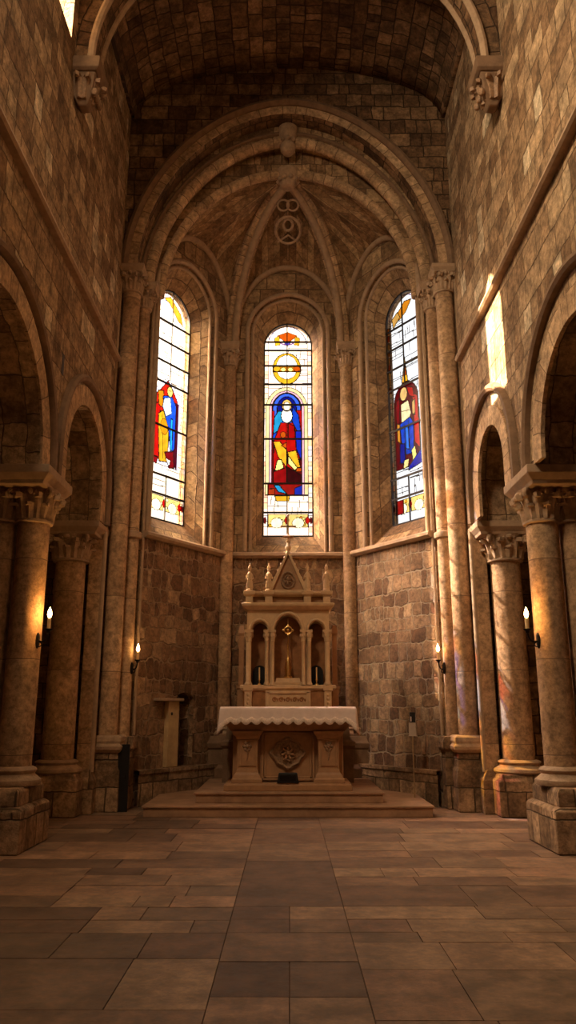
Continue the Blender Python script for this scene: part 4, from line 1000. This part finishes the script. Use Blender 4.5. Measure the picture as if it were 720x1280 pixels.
# gable
gz, gw, gt = 3.66, .36, 4.36
m = M(); f = [(-gw, 14.0, gz), (gw, 14.0, gz), (0, 14.0, gt)]; bk = [(x, 14.18, z) for x, _, z in f]
m.face(f); m.face(bk[::-1]); m.face([f[0], bk[0], bk[1], f[1]]); m.face([f[1], bk[1], bk[2], f[2]]); m.face([f[2], bk[2], bk[0], f[0]]); gb = m.build('gable', 'marble', t)
m = M(); m.sweep([(-gw - .02, 13.99, gz), (0, 13.99, gt + .05), (gw + .02, 13.99, gz)], (0, 1, 0), rect(-.045, .03, -.05, .06)); m.sweep([(-gw, 13.99, gz + .02), (gw, 13.99, gz + .02)], (0, 1, 0), rect(-.02, .025, -.03, .05)); m.build('gable_moulding', 'marble2', gb)
m = M(); m.sweep([(.13 * math.cos(2 * PI * j / 24), 13.98, 3.88 + .15 * math.sin(2 * PI * j / 24)) for j in range(24)], (0, 1, 0), circ(.018, 8), closed=True)
for k in range(6): a = k * PI / 3; m.tube([(.02 * math.cos(a), 13.98, 3.88 + .02 * math.sin(a)), (.08 * math.cos(a + .5), 13.96, 3.88 + .08 * math.sin(a + .5)), (.10 * math.cos(a - .2), 13.98, 3.88 + .10 * math.sin(a - .2))], [.02, .018, .01], 6)
m.ball((0, 13.97, 3.9), .035, .03, .04); m.build('gable_medallion', 'relief', gb, smooth=True)
for s in (-1, 1):
    for k in range(1, 6): q = k / 6; m = M(); m.ball((s * (gw + .03) * (1 - q), 14.0, gz + (gt + .06 - gz) * q + .02), .025, .025, .025, 6, 4); m.build('crocket', 'marble2', gb, smooth=True)
fn = M(); fn.lathe([(.0, 0), (.05, 0), (.05, .06), (.03, .08), (.055, .12), (.06, .16), (.03, .2), (.025, .24), (.045, .27), (.02, .30), (.015, .42), (.0, .44)], 0, 14.05, 14, 4.36); fo_ = fn.build('finial', 'marble2', t, smooth=True)
m = M(); m.box(-.016, .016, 14.035, 14.065, 4.74, 5.12); m.box(-.13, .13, 14.035, 14.065, 4.90, 4.93)
for x, z in ((-.14, 4.915), (.14, 4.915), (0, 5.13), (0, 4.76)): m.ball((x, 14.05, z), .026, .022, .026, 8, 5)
m.lathe([(.0, 0), (.12, .01), (.05, .03), (.02, .06)], 0, 14.05, 14, 4.70); m.build('cross', 'marble2', fo_, smooth=True)
# statuettes
def statuette(x, par, idx):
    z0 = 3.67; y = 13.97
    m = M(); m.lathe([(.0, 0), (.075, 0), (.075, .03), (.055, .05), (.062, .10), (.05, .18), (.042, .24), (.052, .30), (.05, .33), (.02, .36), (.018, .375), (.0, .375)], x, y, 14, z0)
    for s in (-1, 1): m.tube([(x + s * .045, y, z0 + .31), (x + s * .068, y - .01, z0 + .24), (x + s * .03, y - .05, z0 + .21 + .03 * idx % 2)], [.017, .015, .012], 7)
    for k in range(5): a = PI + k * PI / 4; m.tube([(x + .05 * math.cos(a), y + .05 * math.sin(a), z0 + .20), (x + .062 * math.cos(a), y + .062 * math.sin(a), z0 + .05)], .009, 5)
    m.ball((x, y, z0 + .405), .028, .03, .036, 10, 7); b = m.build('statuette', 'marble2', par, smooth=True)
    m = M(); m.lathe([(.036, 0), (.04, .01), (.028, .03), (.034, .045), (.012, .06), (.010, .09), (0, .10)], x, y, 10, z0 + .43); m.build('crown', 'marble2', b, smooth=True)
for i_, x in enumerate((-.76, -.38, .38, .76)): statuette(x, t, i_)

t.scale = (.93, 1, 1)
# items inside the niches
t = thing('gilded_cross', 'tall gilded processional cross standing in the central niche of the retable', 'cross', (0, 14.1, 2.0))
m = M(); m.loft([(2.002, .25, .12), (2.05, .25, .12), (2.055, .22, .1), (2.12, .21, .09)], 0, 14.12); m.build('base_block', 'marble2', t, bevel=.006)
m = M(); m.lathe([(.075, 0), (.08, .02), (.05, .05), (.055, .12), (.065, .18), (.045, .25), (.05, .3), (.025, .36), (.014, .40), (.012, .8), (.02, .82), (.0, .83)], 0, 14.12, 18, 2.12); m.build('stem', 'gold', t, smooth=True)
m = M(); m.sweep([(.065 * math.cos(2 * PI * j / 24), 14.12, 2.98 + .065 * math.sin(2 * PI * j / 24)) for j in range(24)], (0, 1, 0), circ(.014, 8), closed=True)
for a in (0, PI, PI / 2, -PI / 2): m.ball((.085 * math.cos(a), 14.12, 2.98 + .085 * math.sin(a)), .024, .018, .024, 8, 5)
m.ball((0, 14.12, 2.98), .03, .02, .03); m.lathe([(.012, 0), (.006, .1), (0, .13)], 0, 14.12, 8, 3.07)
m.build('cross_head', 'gold', t, smooth=True)
for s, sd in ((-1, 'left'), (1, 'right')):
    x = s * .516
    t = thing('tabernacle_door', 'small black arched door at the bottom of the %s retable niche' % sd, 'door', (x, 14.2, 2.0), 'small black arched doors')
    m = M(); o = outline(x, .12, 2.22, arch(.12, .13, 14), 2.002); fr = [(a, 14.26, b) for a, b in o]; bk = [(a, 14.33, b) for a, b in o]
    m.face(fr); m.face(bk[::-1])
    for i in range(len(o)): j = (i + 1) % len(o); m.face([fr[i], fr[j], bk[j], bk[i]])
    m.build('door_leaf', 'black', t)
    m = M(); m.sweep([(a, 14.25, b) for a, b in o], (0, 1, 0), circ(.008, 6)); m.build('door_frame', 'dark', t, smooth=True)
    t = thing('candlestick', 'thin gilded candlestick with candle in the %s retable niche' % sd, 'candlestick', (x, 14.12, 2.0), 'niche candlesticks')
    m = M(); m.lathe([(.0, 0), (.035, 0), (.03, .015), (.01, .03), (.012, .08), (.02, .09), (.018, .1), (0, .1)], x, 14.1, 12, 2.002); m.build('holder', 'gold', t, smooth=True)
    m = M(); m.lathe([(.014, 0), (.013, .2), (.004, .21), (0, .21)], x, 14.1, 10, 2.102); m.build('candle', 'wax', t, smooth=True)

# ================================================================ wall candles
def sconce(base, d, label, power, bl=.13):
    """base: point on stone; d: horizontal direction away from it"""
    b = V(base); d = V(d).normalized(); s_ = V((-d.y, d.x, 0))
    t = thing('candle_sconce', label, 'sconce', base, 'lit candle sconces')
    m = M(); rows = []
    for q, w_ in ((0, 1), (.022, 1), (.035, .6)):
        rows.append([tuple(b + d * q + s_ * (.03 * w_ * math.cos(2 * PI * j / 16)) + V((0, 0, .10 * (w_ if w_ == 1 else .8) * math.sin(2 * PI * j / 16)))) for j in range(16)])
    m.grid(rows, close=True); m.face(rows[-1]); m.build('backplate', 'iron', t, smooth=True)
    m = M(); pth = [b + d * (.02 + (bl) * math.sin(PI / 2 * k / 10)) + V((0, 0, .0 - .035 * math.sin(PI * k / 10) + .11 * (1 - math.cos(PI / 2 * k / 10)))) for k in range(11)]
    m.tube([tuple(q) for q in pth], .012, 8)
    m.tube([tuple(b + d * (.03 + .05 * math.sin(k * .5)) + V((0, 0, -.05 + .03 * math.cos(k * .5)))) for k in range(9)], .007, 6); m.build('arm', 'iron', t, smooth=True)
    e = b + d * (bl + .02) + V((0, 0, .11))
    m = M(); m.lathe([(0, -.03), (.02, -.02), (.024, 0), (.045, .015), (.052, .03), (.046, .03), (.03, .02), (0, .02)], e.x, e.y, 16, e.z); m.build('drip_pan', 'iron', t, smooth=True)
    m = M(); m.lathe([(.024, 0), (.024, .135), (.018, .14), (.006, .143), (0, .143)], e.x, e.y, 14, e.z + .02); m.build('candle', 'wax', t, smooth=True)
    m = M(); m.lathe([(0, 0), (.018, .012), (.028, .04), (.024, .075), (.012, .11), (.004, .13), (0, .14)], e.x, e.y, 14, e.z + .165); m.build('flame', 'flame', t, smooth=True)
    l = bpy.data.lights.new('flame_light', 'POINT'); l.energy = power; l.color = (1, .50, .14); l.shadow_soft_size = .03
    lo = bpy.data.objects.new('flame_light', l); COL.objects.link(lo); lo.parent = t; lo.location = V((e.x, e.y, e.z + .235)) - V(base)
for s, sd in ((-1, 'left'), (1, 'right')):
    a = (-s * .93, -.36)
    sconce((s * 3.34 - s * .20 * .93, 9.78 - .075, 2.42), (-s * .93, -.36, 0), 'lit candle on a black iron bracket on the paired columns, nearest the %s edge' % sd, 85, .15)
    sconce((s * 2.80 - s * .125 * .9, 13.42 - .05, 2.26), (-s * .93, -.36, 0), 'small lit candle bracket on the %s chancel pier, further away' % sd, 6.0, .10)

# ================================================================ small things by the walls
# pale pillar with flat cap in front of the left niche
p, q, L, U, N = bays[0]
t = thing('stone_pillar', 'pale square pillar with flat cap beside the dark niche, left apse wall', 'pillar', tuple(p + U * .85 - N * .12))
def orient_box(u0, u1, d0, d1, z0, z1):
    m = M(); P_ = [tuple(p + U * u - N * d + V((0, 0, z))) for z in (z0, z1) for d in (d0, d1) for u in (u0, u1)]
    for f_ in ((0, 2, 3, 1), (4, 5, 7, 6), (0, 1, 5, 4), (1, 3, 7, 5), (3, 2, 6, 7), (2, 0, 4, 6)): m.face([P_[i] for i in f_])
    return m
orient_box(.72, 1.0, .0, .10, .59, 1.72).build('shaft', 'pale', t, bevel=.006)
orient_box(.42, 1.05, -.0, .17, 1.72, 1.77).build('cap', 'trim', t, bevel=.01)
m = M(); c_ = p + U * .80 - N * .105 + V((0, 0, 1.50)); m.ball(tuple(c_), .02, .02, .03, 10, 7); m.build('keyhole', 'dark', t, smooth=True)
# flat black panel standing in for the shade of an opening by the pier
t = thing('dark_opening_panel', 'narrow black panel standing for a dark opening beside the left chancel pier', 'door', (-2.6, 13.3, 0))
prof = [(-2.84, 0.003), (-2.56, 0.003), (-2.56, 1.03), (-2.68, 1.03), (-2.76, .99), (-2.82, .92), (-2.84, .82), (-2.84, .72), (-2.81, .66), (-2.82, .5)]
m = M(); yf, yb = 12.93, 12.98; f_ = [(x, yf, z) for x, z in prof]; bk = [(x, yb, z) for x, z in prof]
m.face(f_); m.face(bk[::-1])
for i in range(len(prof)): j = (i + 1) % len(prof); m.face([f_[i], f_[j], bk[j], bk[i]])
m.build('leaf', 'black', t)
m = M(); m.lathe([(.012, 0), (.012, .06)], -2.61, 12.925, 8, .5); m.build('handle', 'iron', t)
# sign stand on the right
t = thing('sign_stand', 'thin pole stand with small grey card and black box, right of the altar', 'stand', (2.10, 13.45, 0))
x, y = 2.10, 13.45
m = M(); m.lathe([(0, 0), (.11, 0), (.11, .012), (.03, .025), (.014, .05), (0, .05)], x, y, 20, .002); m.build('base', 'paper', t, smooth=True)
m = M(); m.lathe([(.013, 0), (.011, 1.10)], x, y, 10, .04); m.build('pole', 'brass', t, smooth=True)
m = M(); m.loft([(1.14, .08, .015), (1.15, .06, .012), (1.36, .055, .012)], x, y - .01); m.build('card', 'paper', t, bevel=.003)
m = M(); m.loft([(1.36, .045, .03), (1.53, .045, .03)], x + .01, y); bx = m.build('black_box', 'black', t, bevel=.005)
m = M(); m.box(x - .03, x - .012, y - .036, y - .028, 1.38, 1.46); m.build('white_tag', 'cloth', bx)
